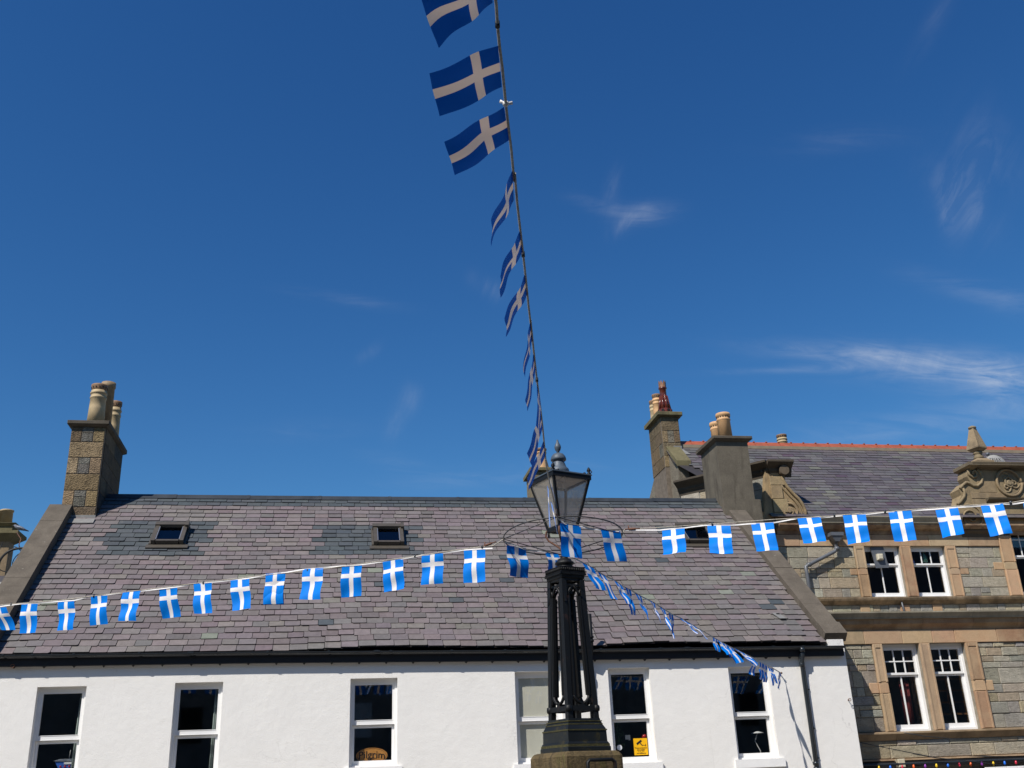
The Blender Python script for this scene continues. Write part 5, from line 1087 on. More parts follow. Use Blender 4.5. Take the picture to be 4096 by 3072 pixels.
# unseen buildings across the street, behind the camera, added tall to darken window reflections
OB = thing('opposite_building', 'unseen dark stone building added across the street behind the photographer', 'building', (2, -9, 0))
m_ = MB(); m_.box(-45, 65, -16, -9, 0, 11.5); m_.build('wall', M_OPP, OB); m_ = MB(); m_.hexa([(-45, -16.3, 11.5), (65, -16.3, 11.5), (65, -8.8, 11.5), (-45, -8.8, 11.5), (-45, -12.6, 17.0), (65, -12.6, 17.0), (65, -12.4, 17.0), (-45, -12.4, 17.0)], (.07, .07, .075)); m_.build('roof', M_SLATE2, OB)
for k in range(14): x = -23 + 4 * k; m_ = MB(); m_.box(x, x + 1, -9.02, -8.94, 4.2, 5.8); m_.build('window', M_CARD if k % 3 == 0 else M_HOLE, OB)

# ================================================================ STREET LAMP
LPx, LPy = 3.018, 13.0; vdir = math.atan2(LPx, LPy); LROT = -vdir + radians(34)
SL = thing('street_lamp', 'black cast iron street lamp with openwork column and square glass lantern', 'street lamp', (LPx, LPy, 1.9))
def lz(v):
    lo, hi = -3, 12
    for _ in range(50):
        mid = (lo + hi) / 2; c = R.T @ (np.array([LPx, LPy, mid]) - CP); pv = PV - F * c[1] / -c[2]
        if pv > v: lo = mid
        else: hi = mid
    return lo
cs, sn = cos(LROT), sin(LROT)
def rotm(p): return Vector((LPx + p.x * cs - p.y * sn, LPy + p.x * sn + p.y * cs, p.z))
K = 13.3 / F
zB = [lz(v) for v in (3072, 3018, 2998, 2978, 2913, 2900, 2893, 2880, 2850, 2335, 2318, 2295, 2277)]
# base block
m_ = MB(); hs = lambda px: px * K / 1.388 / 2
z_st, z_l0, z_l1, z_b0, z_b1, z_u0, z_u1 = lz(3008), lz(3008), lz(2984), lz(2984), lz(2917), lz(2902), lz(2893)
m_.lathe([(hs(266), z_st), (hs(266), z_st + .045), (hs(256), z_st + .06), (hs(254), z_st + .09), (hs(243), z_st + .11), (hs(240), z_b1 - .02), (hs(234), z_b1), (hs(214), z_u0 + .0), (hs(210), z_u0 + .02), (hs(208), z_u1), (hs(200), z_u1 + .01), (hs(198), z_u1 + .045)], (0, 0, 0), sq=True); m_.xform(rotm); m_.build('base', M_IRONMOSS, SL)
M_MOSS = simple('moss on iron', (.05, .044, .012), .95, 0, .5, 30, .01, 60)
m_ = MB()
for (hh_, zz_, th_) in ((hs(215), z_u0 - .004, .014), (hs(244), z_b1 - .030, .016), (hs(258), z_st + .052, .03), (hs(210), z_u1 + .006, .012)):
    for f in range(4):
        a_ = f * pi / 2; s0 = len(m_.v); m_.box(-hh_, hh_, -hh_ - .004, -hh_ + .014, zz_, zz_ + th_); m_.xform(lambda p: Vector((p.x * cos(a_) - p.y * sin(a_), p.x * sin(a_) + p.y * cos(a_), p.z)), s0)
m_.xform(rotm); m_.build('base_moulding', M_MOSS, SL)
zc0 = z_u1 + .045; zc1 = lz(2325); zr_ = lz(2838)
b0, b1 = hs(189), hs(142)
def half(z): return b0 + (b1 - b0) * (z - zc0) / (zc1 - zc0)
m_ = MB()
def sbar(mb, p0, p1, w, d):   # straight bar of square-ish section
    p0, p1 = Vector(p0), Vector(p1); a = Vector((1, 0, 0)); b = Vector((0, 1, 0)); o = [(-w, -d), (w, -d), (w, d), (-w, d)]
    mb.hexa([p0 + a * x + b * y for x, y in o] + [p1 + a * x + b * y for x, y in o])
for sx in (-1, 1):
    for sy in (-1, 1): sbar(m_, (sx * (b0 - .03), sy * (b0 - .03), zc0), (sx * (b1 - .028), sy * (b1 - .028), zc1), .036, .036)
for f in range(4):
    s0 = len(m_.v)
    # local face: at y = -half
    zt_a, zb_a = zc1 - .22, zr_ + .16
    for s_ in (-1, 1):
        xb0 = s_ * .075; ya, yb2 = -half(zb_a) + .02, -half(zt_a) + .02
        sbar(m_, (s_ * (half(zb_a) * .52), ya, zb_a), (s_ * (half(zt_a) * .50), yb2, zt_a), .027, .022)
        sbar(m_, (s_ * (half(zb_a) * .52), ya - .020, zb_a), (s_ * (half(zt_a) * .50), yb2 - .020, zt_a), .010, .010)
        # arches at the head and foot
        h_ = half(zt_a); cxx = s_ * h_ * .18; m_.tube([(s_ * h_ * .50, yb2, zt_a - .01), (s_ * h_ * .44, yb2, zt_a + .05), (s_ * h_ * .22, yb2, zt_a + .10), (0, yb2 + .0, zt_a + .135)], .018, 6)
        m_.tube([(s_ * h_ * .50, yb2, zt_a - .03), (s_ * h_ * .6, yb2, zt_a + .07), (s_ * h_ * .86, yb2, zt_a + .10)], .014, 6)
        h_ = half(zb_a); m_.tube([(s_ * h_ * .52, ya, zb_a + .02), (s_ * h_ * .50, ya - .01, zb_a - .03), (s_ * h_ * .30, ya - .01, zb_a - .08), (s_ * h_ * .10, ya - .01, zb_a - .10)], .020, 8)
        m_.tube([(s_ * h_ * .52, ya, zb_a + .02), (s_ * h_ * .66, ya - .01, zb_a - .02), (s_ * h_ * .74, ya - .01, zb_a - .08), (s_ * h_ * .70, ya, zb_a - .11)], .016, 8)
        m_.tube([(s_ * h_ * .78, ya, zb_a - .11), (s_ * h_ * .86, ya - .0, zb_a - .0)], .012, 6)
    ya = -half(zr_) + .015; sbar(m_, (0, ya, zr_), (0, ya, zb_a - .08), .035, .014)
    hr = half(zr_) + .012; m_.box(-hr + .03, hr - .03, -hr, -hr + .035, zr_ - .03, zr_ + .03)
    h2 = half(zc1 - .05); m_.box(-h2, h2, -h2 + .005, -h2 + .03, zc1 - .09, zc1 - .065); m_.box(-h2, h2, -h2 + .005, -h2 + .03, zc1 - .02, zc1 + .002)
    sbar(m_, (-h2 + .02, -half(zr_) + .03, zc1 - .3), (-h2 + .02, -h2 + .03, zc1 - .02), .012, .012)
    a_ = f * pi / 2; m_.xform(lambda p: Vector((p.x * cos(a_) - p.y * sin(a_), p.x * sin(a_) + p.y * cos(a_), p.z)), s0)
for sx in (-1, 1):
    for sy in (-1, 1): hr = half(zr_) - .012; m_.lathe([(.028, -.04), (.042, -.03), (.046, 0), (.042, .03), (.028, .04)], (sx * hr, sy * hr, zr_), 12)
m_.tube([(0, 0, zc0), (0, 0, zc1)], .022, 8)
m_.xform(rotm); m_.build('column', M_IRON, SL)
# capital
m_ = MB(); z0 = zc1; H = lz(2277) - z0
m_.lathe([(b1 - .005, 0), (b1 + .01, H * .12), (b1 + .012, H * .3), (b1 + .03, H * .34), (b1 + .032, H * .5), (hs(160) - .01, H * .55), (hs(160) - .01, H * .58)], (0, 0, z0), sq=True)
hc = hs(163); m_.box(-hc + .008, hc - .008, -hc + .008, hc - .008, z0 + H * .58, z0 + H * .97); m_.box(-hc - .002, hc + .002, -hc - .002, hc + .002, z0 + H * .54, z0 + H * .60); m_.box(-hc, hc, -hc, hc, z0 + H * .93, z0 + H)
for f in range(4):
    s0 = len(m_.v)
    for k in range(13): x = -hc + .02 + (2 * hc - .04) * k / 12; m_.tube([(x, -hc + .002, z0 + H * .62), (x, -hc + .002, z0 + H * .9)], .007, 6)
    a_ = f * pi / 2; m_.xform(lambda p: Vector((p.x * cos(a_) - p.y * sin(a_), p.x * sin(a_) + p.y * cos(a_), p.z)), s0)
m_.xform(rotm); m_.build('capital', M_IRON, SL)
zk = lz(2277); zk1 = lz(2226); h = zk1 - zk
m_ = MB(); m_.lathe([(.09, 0), (.12, .015), (.125, h * .15), (.10, h * .2), (.105, h * .28), (.128, h * .40), (.125, h * .52), (.10, h * .62), (.085, h * .78), (.05, h * .85), (.05, h * .92), (.06, h), (.045, h + .01)], (LPx, LPy, zk), 24); m_.build('knop', M_IRON, SL)
zl0 = lz(2118)       # underside of the lantern
m_ = MB(); m_.tube([(LPx, LPy, zk1), (LPx, LPy, zk1 + .14)], .035, 10)
for k in range(4):
    a_ = LROT + pi / 4 + k * pi / 2; q = lambda r, z: (LPx + r * cos(a_), LPy + r * sin(a_), z); hh = zl0 - zk1
    m_.tube([q(.02, zk1 + .02), q(.035, zk1 + .10), q(.10, zk1 + hh * .42), q(.20, zk1 + hh * .62), q(.235, zk1 + hh * .80), q(.225, zk1 + hh * .96), q(.19, zk1 + hh * 1.02), q(.165, zk1 + hh * .98)], .013, 8)
m_.build('bracket', M_RUST, SL)
# lantern
hb, ht = hs(115), hs(252) * .97; zl1 = lz(1925)
m_ = MB()
for sx in (-1, 1):
    for sy in (-1, 1): sbar(m_, (sx * hb, sy * hb, zl0), (sx * ht, sy * ht, zl1), .016, .016)
for (hh, zz, th, pr_) in ((hb, zl0, .028, .02), (ht, zl1, .03, .022)):
    for s_ in (-1, 1): m_.box(-hh - pr_, hh + pr_, s_ * hh - .018, s_ * hh + .018, zz - th, zz + th); m_.box(s_ * hh - .018, s_ * hh + .018, -hh + .019, hh - .019, zz - th, zz + th)
m_.box(-hb, hb, -hb, hb, zl0 - .02, zl0 - .008)
for sx in (-1, 1):
    for sy in (-1, 1):
        m_.lathe([(.022, 0), (.03, .03), (.014, .05), (.03, .07), (.02, .10), (.006, .12)], (sx * ht, sy * ht, zl1 + .03), 8)
        m_.tube([(sx * ht, sy * ht, zl1 + .05), (sx * (ht + .03), sy * (ht + .03), zl1 + .08), (sx * (ht + .01), sy * (ht + .01), zl1 + .12)], .008, 6)
        for dx, dy in ((1, 0), (0, 1)): ball(m_, (sx * ht - sx * dx * .075, sy * ht - sy * dy * .075, zl1 + .05), .022)
    m_.tube([(sx * hb, -sx * hb, zl0 - .02), (sx * hb, -sx * hb, zl0 - .09)], .014, 8)
m_.xform(rotm); lo = m_.build('lantern', M_IRON, SL)
m_ = MB()
for f in range(4):
    s0 = len(m_.v); d = .004; m_.hexa([(-hb + .016, -hb - d, zl0 + .028), (hb - .016, -hb - d, zl0 + .028), (hb - .016, -hb, zl0 + .028), (-hb + .016, -hb, zl0 + .028), (-ht + .016, -ht - d, zl1 - .03), (ht - .016, -ht - d, zl1 - .03), (ht - .016, -ht, zl1 - .03), (-ht + .016, -ht, zl1 - .03)])
    a_ = f * pi / 2; m_.xform(lambda p: Vector((p.x * cos(a_) - p.y * sin(a_), p.x * sin(a_) + p.y * cos(a_), p.z)), s0)
m_.xform(rotm); m_.build('glazing', M_LANT, lo)
zt1, zt2, zt3 = lz(1885), lz(1817), lz(1760)
m_ = MB(); r1 = hs(150) * 1.1
m_.lathe([(ht + .03, zl1 + .03), (ht + .03, zl1 + .045), (r1 * 1.2, zl1 + (zt1 - zl1) * .55), (r1 * .72, zl1 + (zt1 - zl1) * .80)], (0, 0, 0), sq=True); m_.xform(rotm)
pxm = lambda n: n * K
rt0 = .135; z0 = zl1 + (zt1 - zl1) * .62
zz = lambda v: lz(v)
prof = [(pxm(42), z0), (pxm(43), zz(1886)), (pxm(40), zz(1878)), (pxm(30), zz(1868)), (pxm(29), zz(1862)), (pxm(24), zz(1850)), (pxm(21), zz(1843)), (pxm(26), zz(1846)), (pxm(32), zz(1842)), (pxm(33), zz(1838)), (pxm(30), zz(1828)), (pxm(22), zz(1818)), (pxm(8), zz(1812))]
m_.lathe(prof, (LPx, LPy, 0), 28)
prof = [(pxm(6), zz(1812)), (pxm(6), zz(1807)), (pxm(11), zz(1801)), (pxm(13.5), zz(1793)), (pxm(14), zz(1790)), (pxm(13), zz(1783)), (pxm(7), zz(1772)), (pxm(4), zz(1764)), (pxm(4), zz(1760))]
m_.lathe(prof, (LPx, LPy, 0), 20); m_.build('lantern_roof', M_LEAD, lo)
m_ = MB(); m_.lathe([(ht - .02, zl1 + .0), (ht * .55, zl1 + .10), (ht * .5, zl1 + .09), (ht - .03, zl1 - .01)], (0, 0, 0), sq=True); m_.lathe([(.16, zl1 + .095), (.13, zl1 + .04), (.06, zl1 + .02)], (0, 0, 0), 16); m_.xform(rotm); m_.build('reflector', M_SOFFIT, lo)
m_ = MB(); m_.lathe([(.05, 0), (.05, -.06), (.035, -.07), (.035, -.2), (.025, -.24), (.004, -.25)], (LPx, LPy, zl1 + .02), 16); m_.build('bulb', glassmat('bulb glass', .05, (.95, .95, .95), .1, .15), lo)
m_ = MB(); sbar(m_, (ht * .3, ht * .78, zl0 + .1), (ht * .3, ht * .95, zl1), .02, .008); m_.xform(rotm); m_.build('cable_strip', M_IRON, lo)
# bunting ring
RC = Vector((LPx, LPy, lz(2146))); RR = .80; tilt = radians(5)
ang0 = math.atan2(LPy - CP[1], LPx - CP[0])
vx, vy = cos(ang0), sin(ang0)           # horizontal unit vector from the camera to the lamp
def rp(a, r=RR):                          # a=0: right end, 90deg: far, 180: left, 270: near
    x = r * cos(a); yv = r * sin(a); return RC + Vector((vy * x + vx * yv, -vx * x + vy * yv, -yv * sin(tilt)))
m_ = MB(); m_.tube([rp(2 * pi * k / 64) for k in range(65)], .009, 8)
ca = [radians(q) for q in (3, 94, 182, 266)]
for k in range(4): a0, a1 = ca[k], ca[(k + 1) % 4]; p0, p1 = rp(a0), rp(a1); m_.tube([p0, p1], .0065, 6)
m_.build('bunting_ring', M_WIRE, SL)
# stone pedestal
SP = thing('stone_pedestal', 'mossy sandstone pedestal under the black street lamp with a dark iron handle', 'pedestal', (LPx, LPy, 0))
m_ = MB(); hp = hs(345)
m_.lathe([(hp + .02, 0), (hp + .02, .3), (hp, .32), (hp, z_st - .06), (hp - .03, z_st - .015), (hp - .06, z_st - .002)], (0, 0, 0), sq=True); m_.xform(rotm); m_.build('block', M_PLINTH, SP)
m_ = MB(); zh = lz(3046); m_.tube([(-.16, -hp + .02, .9), (-.16, -hp - .05, .9), (-.16, -hp - .07, zh - .1), (-.16, -hp - .07, zh - .03), (-.13, -hp - .07, zh), (.20, -hp - .07, zh), (.24, -hp - .07, zh - .03), (.24, -hp - .07, zh - .1), (.24, -hp - .05, .9), (.24, -hp + .02, .9)], .022, 10); m_.xform(rotm); m_.build('handle', M_IRON, SP)

# ================================================================ BUNTING
def flag_mesh(TL, TR, BR, BL, amp=.012, curl=0., seed=0, nu=8, nv=14, phase=0):
    rnd = random.Random(seed); TL, TR, BR, BL = map(Vector, (TL, TR, BR, BL)); n = (TR - TL).cross(BL - TL).normalized(); ph = rnd.uniform(0, 6.28) + phase; ph2 = rnd.uniform(0, 6.28); k1 = rnd.uniform(1.2, 2.2)
    mb = MB(); P = []
    for j in range(nv + 1):
        v = j / nv
        for i in range(nu + 1):
            u = i / nu; p = (TL * (1 - u) + TR * u) * (1 - v) + (BL * (1 - u) + BR * u) * v
            w = min(1, v * 3) * amp * (sin(2 * pi * k1 * .7 * v + ph + u * 1.5) + .5 * sin(2 * pi * u * 1.1 + ph2 + v * 3))
            if curl and v > .9: w -= curl * (v - .9) * 10
            P.append(p + n * w)
    for j in range(nv):
        for i in range(nu):
            q = [j * (nu + 1) + i, j * (nu + 1) + i + 1, (j + 1) * (nu + 1) + i + 1, (j + 1) * (nu + 1) + i]
            mb.mesh([P[k] for k in q], [(0, 1, 2, 3)], smooth=True); mb.uv[-1] = [(i / nu, j / nv), ((i + 1) / nu, j / nv), ((i + 1) / nu, (j + 1) / nv), (i / nu, (j + 1) / nv)]
    return mb
def ribbon(mb, pts, w, seed=0):
    rnd = random.Random(seed); vs = []; n = len(pts); a = rnd.uniform(0, 6)
    for i, p in enumerate(pts):
        a += rnd.uniform(.1, .9); d = Vector((0, .45 * sin(a), -1)).normalized() * w; vs += [Vector(p), Vector(p) + d]
    for i in range(n - 1): mb.face([vs[2 * i], vs[2 * i + 2], vs[2 * i + 3], vs[2 * i + 1]]); 
def interp(pts, n):
    out = []; seg = n // (len(pts) - 1)
    for i in range(len(pts) - 1):
        a, b = Vector(pts[i]), Vector(pts[i + 1])
        for k in range(seg): out.append(a.lerp(b, k / seg))
    out.append(Vector(pts[-1])); return out
def vplane(P, Q):    # vertical plane through two points -> pixel intersection
    d = Vector(Q) - Vector(P); n = (d.y, -d.x, 0); return lambda u, v: onPl(u, v, tuple(P), n)
ridx = [0]
def string_thing(label, loc): return thing('bunting', label, 'bunting', loc, 'strings of blue and white flag bunting tied to the lamp ring')
def rope_tape(BT, rope, tape, rr=.006, tw=.02, knots=(), tie=True):
    m_ = MB(); m_.tube(rope, rr, 6); m_.build('rope', M_ROPE, BT)
    m_ = MB(); ribbon(m_, tape, tw, 3); m_.build('tape', M_TAPE, BT)
    for k in knots: m_ = MB(); c = rope[k]; m_.tube([Vector(c) + Vector((0, 0, .02)), Vector(c) - Vector((0, 0, .02))], .014, 8); m_.build('cable_tie', M_PLASTIC, BT)
def turnbuckle(BT, p, d):
    d = Vector(d).normalized(); m_ = MB(); p = Vector(p); m_.tube([p, p + d * .05, p + d * .06, p + d * .15, p + d * .16, p + d * .22], [.008, .008, .017, .017, .008, .008], 8); m_.tube([p + d * .05 + Vector((0, 0, .0)), p + d * .055 + Vector((0, 0, .05))], .008, 6); m_.build('turnbuckle', M_RUST, BT)

# left string
PL0 = rp(ca[2]); far = onY(0, 2424, 17.0); E0 = PL0; plane = vplane(E0, far)
BTl = string_thing('bunting running left from the lamp ring across the slate roof to the left edge', tuple(PL0))
Zb = lambda a, b: (.4973 * a, 2250 + .4973 * b); Zc = lambda a, b: (1000 + .4973 * a, 1900 + .4973 * b)
tp = [(-260, 2440), (0, 2424)] + [Zb(*p) for p in [(170, 328), (300, 322), (466, 310), (600, 300), (731, 268), (864, 255), (990, 237), (1130, 226), (1278, 210), (1425, 192), (1557, 168), (1702, 153), (1853, 140), (2006, 122), (2140, 95)]] + [Zc(*p) for p in [(125, 795), (286, 780), (425, 755), (590, 740), (738, 728), (902, 716), (1067, 692), (1230, 668), (1382, 640), (1553, 624), (1720, 598), (1950, 585)]]
rope = [plane(*p) for p in [(-260, 2440), (0, 2420), (230, 2402), (600, 2356), (960, 2312), (1300, 2275), (1660, 2225), (1860, 2195), (1975, 2182)]] + [PL0]
rope_tape(BTl, interp(rope, 45), interp([plane(*p) for p in tp], 112), .006, .017, (6, 12, 18, 24, 30, 38)); turnbuckle(BTl, plane(1925, 2188), PL0 - plane(1925, 2188))
Fl = [[(-75, 370), (50, 358), (126, 543), (0, 545)], [(172, 335), (303, 332), (290, 565), (153, 571)], [(466, 318), (597, 307), (594, 541), (465, 550)], [(731, 275), (864, 263), (858, 493), (722, 508)], [(988, 237), (1130, 228), (1090, 468), (955, 472)], [(1278, 212), (1425, 197), (1450, 436), (1304, 453)], [(1557, 170), (1702, 158), (1703, 406), (1560, 410)], [(1853, 145), (2006, 127), (2021, 372), (1870, 390)]]
quads = [[Zb(*p) for p in f] for f in Fl] + [[(1064, 2298), (1139, 2289), (1133, 2413), (1055, 2418)]] + [[Zc(*p) for p in f] for f in [[(125, 795), (286, 787), (268, 1042), (110, 1042)], [(425, 757), (590, 747), (567, 1002), (404, 1006)], [(738, 732), (902, 722), (892, 972), (730, 986)], [(1067, 700), (1230, 673), (1241, 915), (1074, 942)], [(1382, 645), (1553, 629), (1553, 872), (1376, 886)], [(1720, 603), (1891, 597), (1891, 855), (1716, 868)]]]
def hang(BT, q, plane, seed, swing=0., curl=0., amp=.018):
    TL, TR = plane(*q[0]), plane(*q[1])
    # lower edge: same pixels, pushed out of the plane by the wind
    def out(p, s): b = plane(*p); d = (b - Vector(CP)); return Vector(CP) + d * (1 + s)
    BR, BL = out(q[2], swing), out(q[3], swing)
    flag_mesh(TL, TR, BR, BL, amp, curl, seed).build('flag', M_FLAG, BT)
for i, q in enumerate(quads): hang(BTl, q, plane, 40 + i, random.uniform(-.008, .006) + (.012 if i in (0, 5) else 0), 0)
# flags between the left and back corners of the ring
z5 = lambda a, b: (1900 + .3165 * a, 1700 + .3165 * b); z6 = lambda a, b: (2000 + .5556 * a, 2150 + .5556 * b); z7 = lambda a, b: (2150 + .193 * a, 2180 + .193 * b)
PB0 = rp(ca[1]); plB = vplane(PL0, PB0); PN0 = rp(ca[3]); PR0 = rp(ca[0])
BTb = string_thing('short bunting with two flags behind the lamp post at the back of the ring', tuple(PL0))
rp_b = interp([PL0 + Vector((.02, 0, -.03)), plB(*z5(640, 1565)), plB(*z5(900, 1600)), PB0 + Vector((0, 0, -.03))], 30); rope_tape(BTb, rp_b, rp_b, .004, .02)
for i, q in enumerate([[z6(48, 57), z6(188, 75), z6(207, 290), z6(70, 275)], [z7(160, 145), z7(420, 175), z7(500, 560), z7(235, 550)]]): hang(BTb, q, plB, 70 + i, -.004)
# near corner -> right corner
plR = vplane(PN0, PR0); BTn = string_thing('short bunting with two large flags between the front and right of the ring', tuple(PN0))
tpn = [PN0] + [plR(*z5(*p)) for p in [(1130, 1235), (1330, 1270), (1450, 1300), (1600, 1320), (1820, 1335)]]; rope_tape(BTn, interp(tpn, 40), interp(tpn, 40), .004, .022)
for i, q in enumerate([[(2240, 2092), (2322.5, 2103.5), (2328, 2235), (2246, 2225)], [z5(1590, 1322), z5(1830, 1335), z6(915, 173), z6(768, 172)]]): hang(BTn, q, plR, 80 + i, -.004, 0, .008)
# right string
endR = Vector(CP) + Vector(ray(4110, 1990)) * 12.6; plG = vplane(PR0, endR); BTr = string_thing('bunting running right from the lamp ring in front of the stone building', tuple(PR0))
z5b = lambda a, b: (2700 + .3737 * a, 1980 + .3737 * b)
tpr = [(2495, 2118), (2640, 2118), z5b(0, 352), z5b(105, 345), z5b(325, 318), z5b(600, 318), z5b(810, 302), z5b(1053, 290), z5b(1180, 268), z5b(1308, 243), z5b(1555, 228)] + [Z8(*p) for p in [(200, 1155), (340, 1143), (423, 1132), (648, 1122), (872, 1098), (1098, 1086), (1337, 1072), (1560, 1052), (1783, 1040), (2003, 1018), (2090, 1022), (2212, 1005)]] + [(4140, 1998), (4300, 1975)]
rpr = [PR0] + [plG(*p) for p in [(2500, 2116), (2600, 2112), z5b(400, 310), z5b(1050, 262), z5b(1700, 225), Z8(340, 1140), Z8(840, 1105), Z8(1580, 1045), Z8(2080, 1015), (4150, 1992), (4300, 1970)]]
rope_tape(BTr, interp(rpr, 44), interp([plG(*p) for p in tpr], 120), .005, .016, (12, 24, 28, 36)); turnbuckle(BTr, plG(2500, 2117), plG(2600, 2112) - plG(2500, 2117))
Gq = [[(2648, 2122), (2738, 2113), (2746.5, 2215), (2654, 2224.5)], [z5b(345, 328), z5b(592, 328), z5b(626, 636), z5b(378, 630)], [z5b(812, 308), z5b(1053, 293), z5b(1107, 595), z5b(877, 610)], [z5b(1308, 246), z5b(1555, 230), z5b(1623, 510), z5b(1378, 526)],
      [Z8(423, 1138), Z8(648, 1130), Z8(692, 1408), Z8(474, 1433)], [Z8(872, 1103), Z8(1098, 1092), Z8(1152, 1384), Z8(929, 1393)], [Z8(1337, 1088), Z8(1558, 1060), Z8(1630, 1338), Z8(1413, 1377)], [Z8(1783, 1045), Z8(2003, 1020), Z8(2100, 1312), Z8(1880, 1355)], [(4092, 2012), (4185, 2000), (4215, 2125), (4120, 2140)]]
for i, q in enumerate(Gq): hang(BTr, q, plG, 100 + i, -.010, .03 if i in (0, 1, 2, 3, 4, 6) else 0, .016)
# string down to the wall
WA = onY(3126, 2692, YF - .10); P0d = PB0; plD = vplane(P0d, WA); BTd = string_thing('bunting dropping from the lamp ring to the white wall above the rightmost window', tuple(P0d))
zd = lambda a, b: (2300 + .4069 * a, 2150 + .4069 * b)
tpd = [zd(*p) for p in [(5, 205), (70, 240), (180, 300), (290, 370), (385, 415), (460, 470), (560, 520), (650, 575), (780, 640), (880, 705), (965, 758), (1030, 785), (1110, 830), (1190, 880), (1290, 935), (1395, 1000), (1500, 1060), (1620, 1120), (1760, 1185), (1850, 1235), (1950, 1285), (2020, 1328)]]
rpd = [P0d] + [plD(*p) for p in tpd] + [WA]; rope_tape(BTd, interp(rpd, 96), interp(rpd[1:-1], 84), .006, .02)
m_ = MB(); m_.tube([WA, (WA.x, YF + .01, WA.z)], .012, 8); ball(m_, WA, .022); m_.build('anchor', M_RUST, BTd)
def fly(BT, h0, h1, f0, f1, pl, L=.44, seed=0, amp=.014, side=1, nu=8):
    """hoist edge h0-h1 lies on the string (pixels), fly corners f0,f1 lie at distance L from it along their rays"""
    A, B = pl(*h0), pl(*h1); C_ = Vector(CP)
    def sol(px, H):
        d = Vector(ray(*px)); m = H - C_; b = m.dot(d); c = m.dot(m) - L * L; D = b * b - c
        if D < 0: q = C_ + d * b; return q
        return C_ + d * (b - side * sqrt(D))
    flag_mesh(A, B, sol(f1, B), sol(f0, A), amp, 0, seed, nu).build('flag', M_FLAG, BT)
Dq = [((70, 245), (180, 300), (200, 505), (308, 522)), ((222, 335), (290, 375), (360, 595), (425, 608)), ((385, 420), (455, 470), (495, 650), (562, 655)), ((495, 487), (545, 510), (545, 755), (600, 765)), ((590, 545), (650, 580), (715, 800), (727, 803)), ((735, 615), (780, 645), (838, 830), (850, 835)), ((830, 675), (880, 710), (935, 925), (950, 890)), ((922, 735), (965, 760), (962, 995), (971, 995)),
      ((1030, 790), (1100, 830), (1195, 950), (1208, 948)), ((1110, 835), (1180, 875), (1300, 992), (1316, 1000)), ((1355, 980), (1395, 1000), (1375, 1110), (1428, 1127)), ((1395, 1000), (1450, 1040), (1490, 1158), (1555, 1130)), ((1450, 1035), (1500, 1062), (1522, 1182), (1557, 1178)), ((1480, 1050), (1550, 1090), (1580, 1243), (1665, 1222)), ((1565, 1085), (1640, 1130), (1770, 1268), (1808, 1245)), ((1640, 1125), (1700, 1160), (1750, 1240), (1800, 1230)),
      ((1745, 1200), (1785, 1225), (1708, 1340), (1762, 1363)), ((1815, 1225), (1850, 1240), (1812, 1390), (1850, 1400)), ((1845, 1240), (1885, 1262), (1845, 1420), (1893, 1425)), ((1895, 1270), (1930, 1285), (1965, 1420), (2000, 1437)), ((1932, 1285), (1955, 1298), (1937, 1455), (1957, 1460)), ((2002, 1325), (2026, 1338), (1998, 1480), (2013, 1497))]
for i, f in enumerate(Dq):
    far_ = max(0, (f[0][0] - 1300)) / 700; fly(BTd, zd(*f[0]), zd(*f[1]), zd(*f[2]), zd(*f[3]), plD, .43, 130 + i, .012, 1 if i not in (8, 9) else 1)
# overhead string: rises from the near corner of the ring over the camera
cA = np.polyfit([-9, 4.6, PN0.y], [7.4, 5.45, PN0.z], 2)
def plO(u, v):
    d = ray(u, v); lo, hi = .5, 25.
    f = lambda t: (CP[2] + t * d[2]) - np.polyval(cA, CP[1] + t * d[1])
    ts = np.linspace(1, 16, 600); prev = f(ts[0])
    for i in range(1, len(ts)):
        c = f(ts[i])
        if prev * c <= 0:
            a, b = ts[i - 1], ts[i]
            for _ in range(30):
                m = (a + b) / 2
                if f(a) * f(m) <= 0: b = m
                else: a = m
            return Vector(CP + d * a)
        prev = c
    return Vector(CP + d * 12.5)
za = lambda a, b: (1600 + .4522 * a, .4522 * b); zb5 = lambda a, b: (1850 + .4219 * a, 650 + .4219 * b); zc5 = lambda a, b: (1950 + .5727 * a, 1250 + .5727 * b)
path = [(1950, -330), (1966, -120), (1985, 18), za(862, 215), za(880, 405), za(905, 600), za(935, 915), za(960, 1130), za(985, 1330), za(1010, 1600), zb5(495, 100), zb5(520, 400), zb5(548, 640), zb5(575, 870), zb5(600, 1100), zb5(625, 1350), zb5(655, 1600), zc5(300, 50), zc5(322, 260), zc5(345, 470), zc5(368, 650), zc5(385, 800), zc5(402, 980), zc5(412, 1080)]
ro_pts = [plO(*p) for p in path]
endp = ro_pts[-1]; BTo = string_thing('bunting passing high overhead down to the front of the lamp ring', tuple(PN0))
low = [endp.lerp(PN0, k / 4) + Vector((0, 0, -.015 * (k % 2))) for k in (1, 2, 3)] + [PN0]
far_pts = [ro_pts[0] + (ro_pts[0] - ro_pts[1]).normalized() * 4 + Vector((0, 0, .5))]
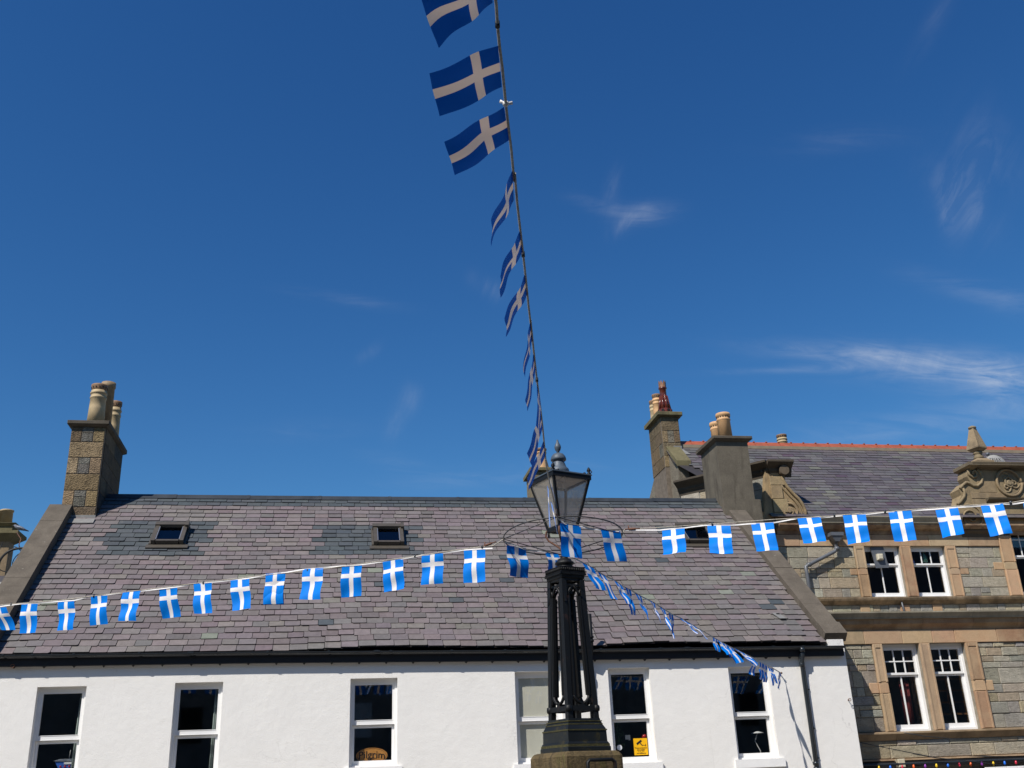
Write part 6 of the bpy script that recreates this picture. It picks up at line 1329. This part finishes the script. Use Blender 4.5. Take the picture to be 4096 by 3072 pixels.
allp = far_pts + ro_pts + low; rope_tape(BTo, interp(allp, 5 * (len(allp) - 1)), interp(ro_pts + low, 5 * (len(ro_pts) + 3)), .009, .018, (20, 70, 100)); turnbuckle(BTo, PN0.lerp(endp, .12), PN0 - endp)
def tiebow(p): m_ = MB(); ball(m_, p, .02); m_.tube([p + Vector((-.035, 0, .015)), p, p + Vector((.04, 0, .01))], [.012, .006, .012], 6); m_.build('tie', M_TAPE, BTo)
tiebow(plO(*za(935, 918)))
Hq = [(za(790, -340), za(820, 25), za(180, -35), za(328, 412)), (za(868, 405), za(900, 770), za(250, 635), za(355, 1035)), (za(920, 945), za(968, 1238), za(388, 1250), za(497, 1563)),
      (zb5(473, 75), zb5(487, 358), zb5(290, 548), zb5(268, 795)), (zb5(545, 645), zb5(566, 850), zb5(345, 1075), zb5(347, 1280)), (zb5(590, 1060), zb5(610, 1255), zb5(392, 1480), zb5(410, 1655)),
      (zc5(298, 68), zc5(310, 200), zc5(250, 370), zc5(257, 458)), (zc5(320, 290), zc5(335, 400), zc5(263, 610), zc5(286, 692)), (zc5(345, 500), zc5(368, 610), zc5(345, 790), zc5(376, 862)), (zc5(372, 700), zc5(386, 800), zc5(277, 985), zc5(318, 1080)), (zc5(390, 900), zc5(405, 1000), zc5(275, 1160), zc5(288, 1243))]
for i, f in enumerate(Hq):
    L = .44; fly(BTo, f[0], f[1], f[2], f[3], plO, L, 200 + i, .013 if i < 3 else (.011 if i < 6 else .006), 1)
# twisted end flags hanging in front of the lantern
plN = lambda u, v: onPl(u, v, tuple(PN0 + Vector((0, -.03, 0))), (vx, vy, 0))
for i, (h0, h1, f0, f1) in enumerate([(zc5(414, 1085), zc5(420, 1125), zc5(488, 1360), zc5(493, 1375)), (zc5(418, 1205), zc5(427, 1235), zc5(432, 1495), zc5(440, 1502)), (zc5(440, 1320), zc5(455, 1345), zc5(487, 1545), zc5(492, 1565))]):
    flag_mesh(plN(*h0), plN(*h1), plN(*f1), plN(*f0), .006, 0, 300 + i, 4, 12).build('flag', M_FLAG, BTo)
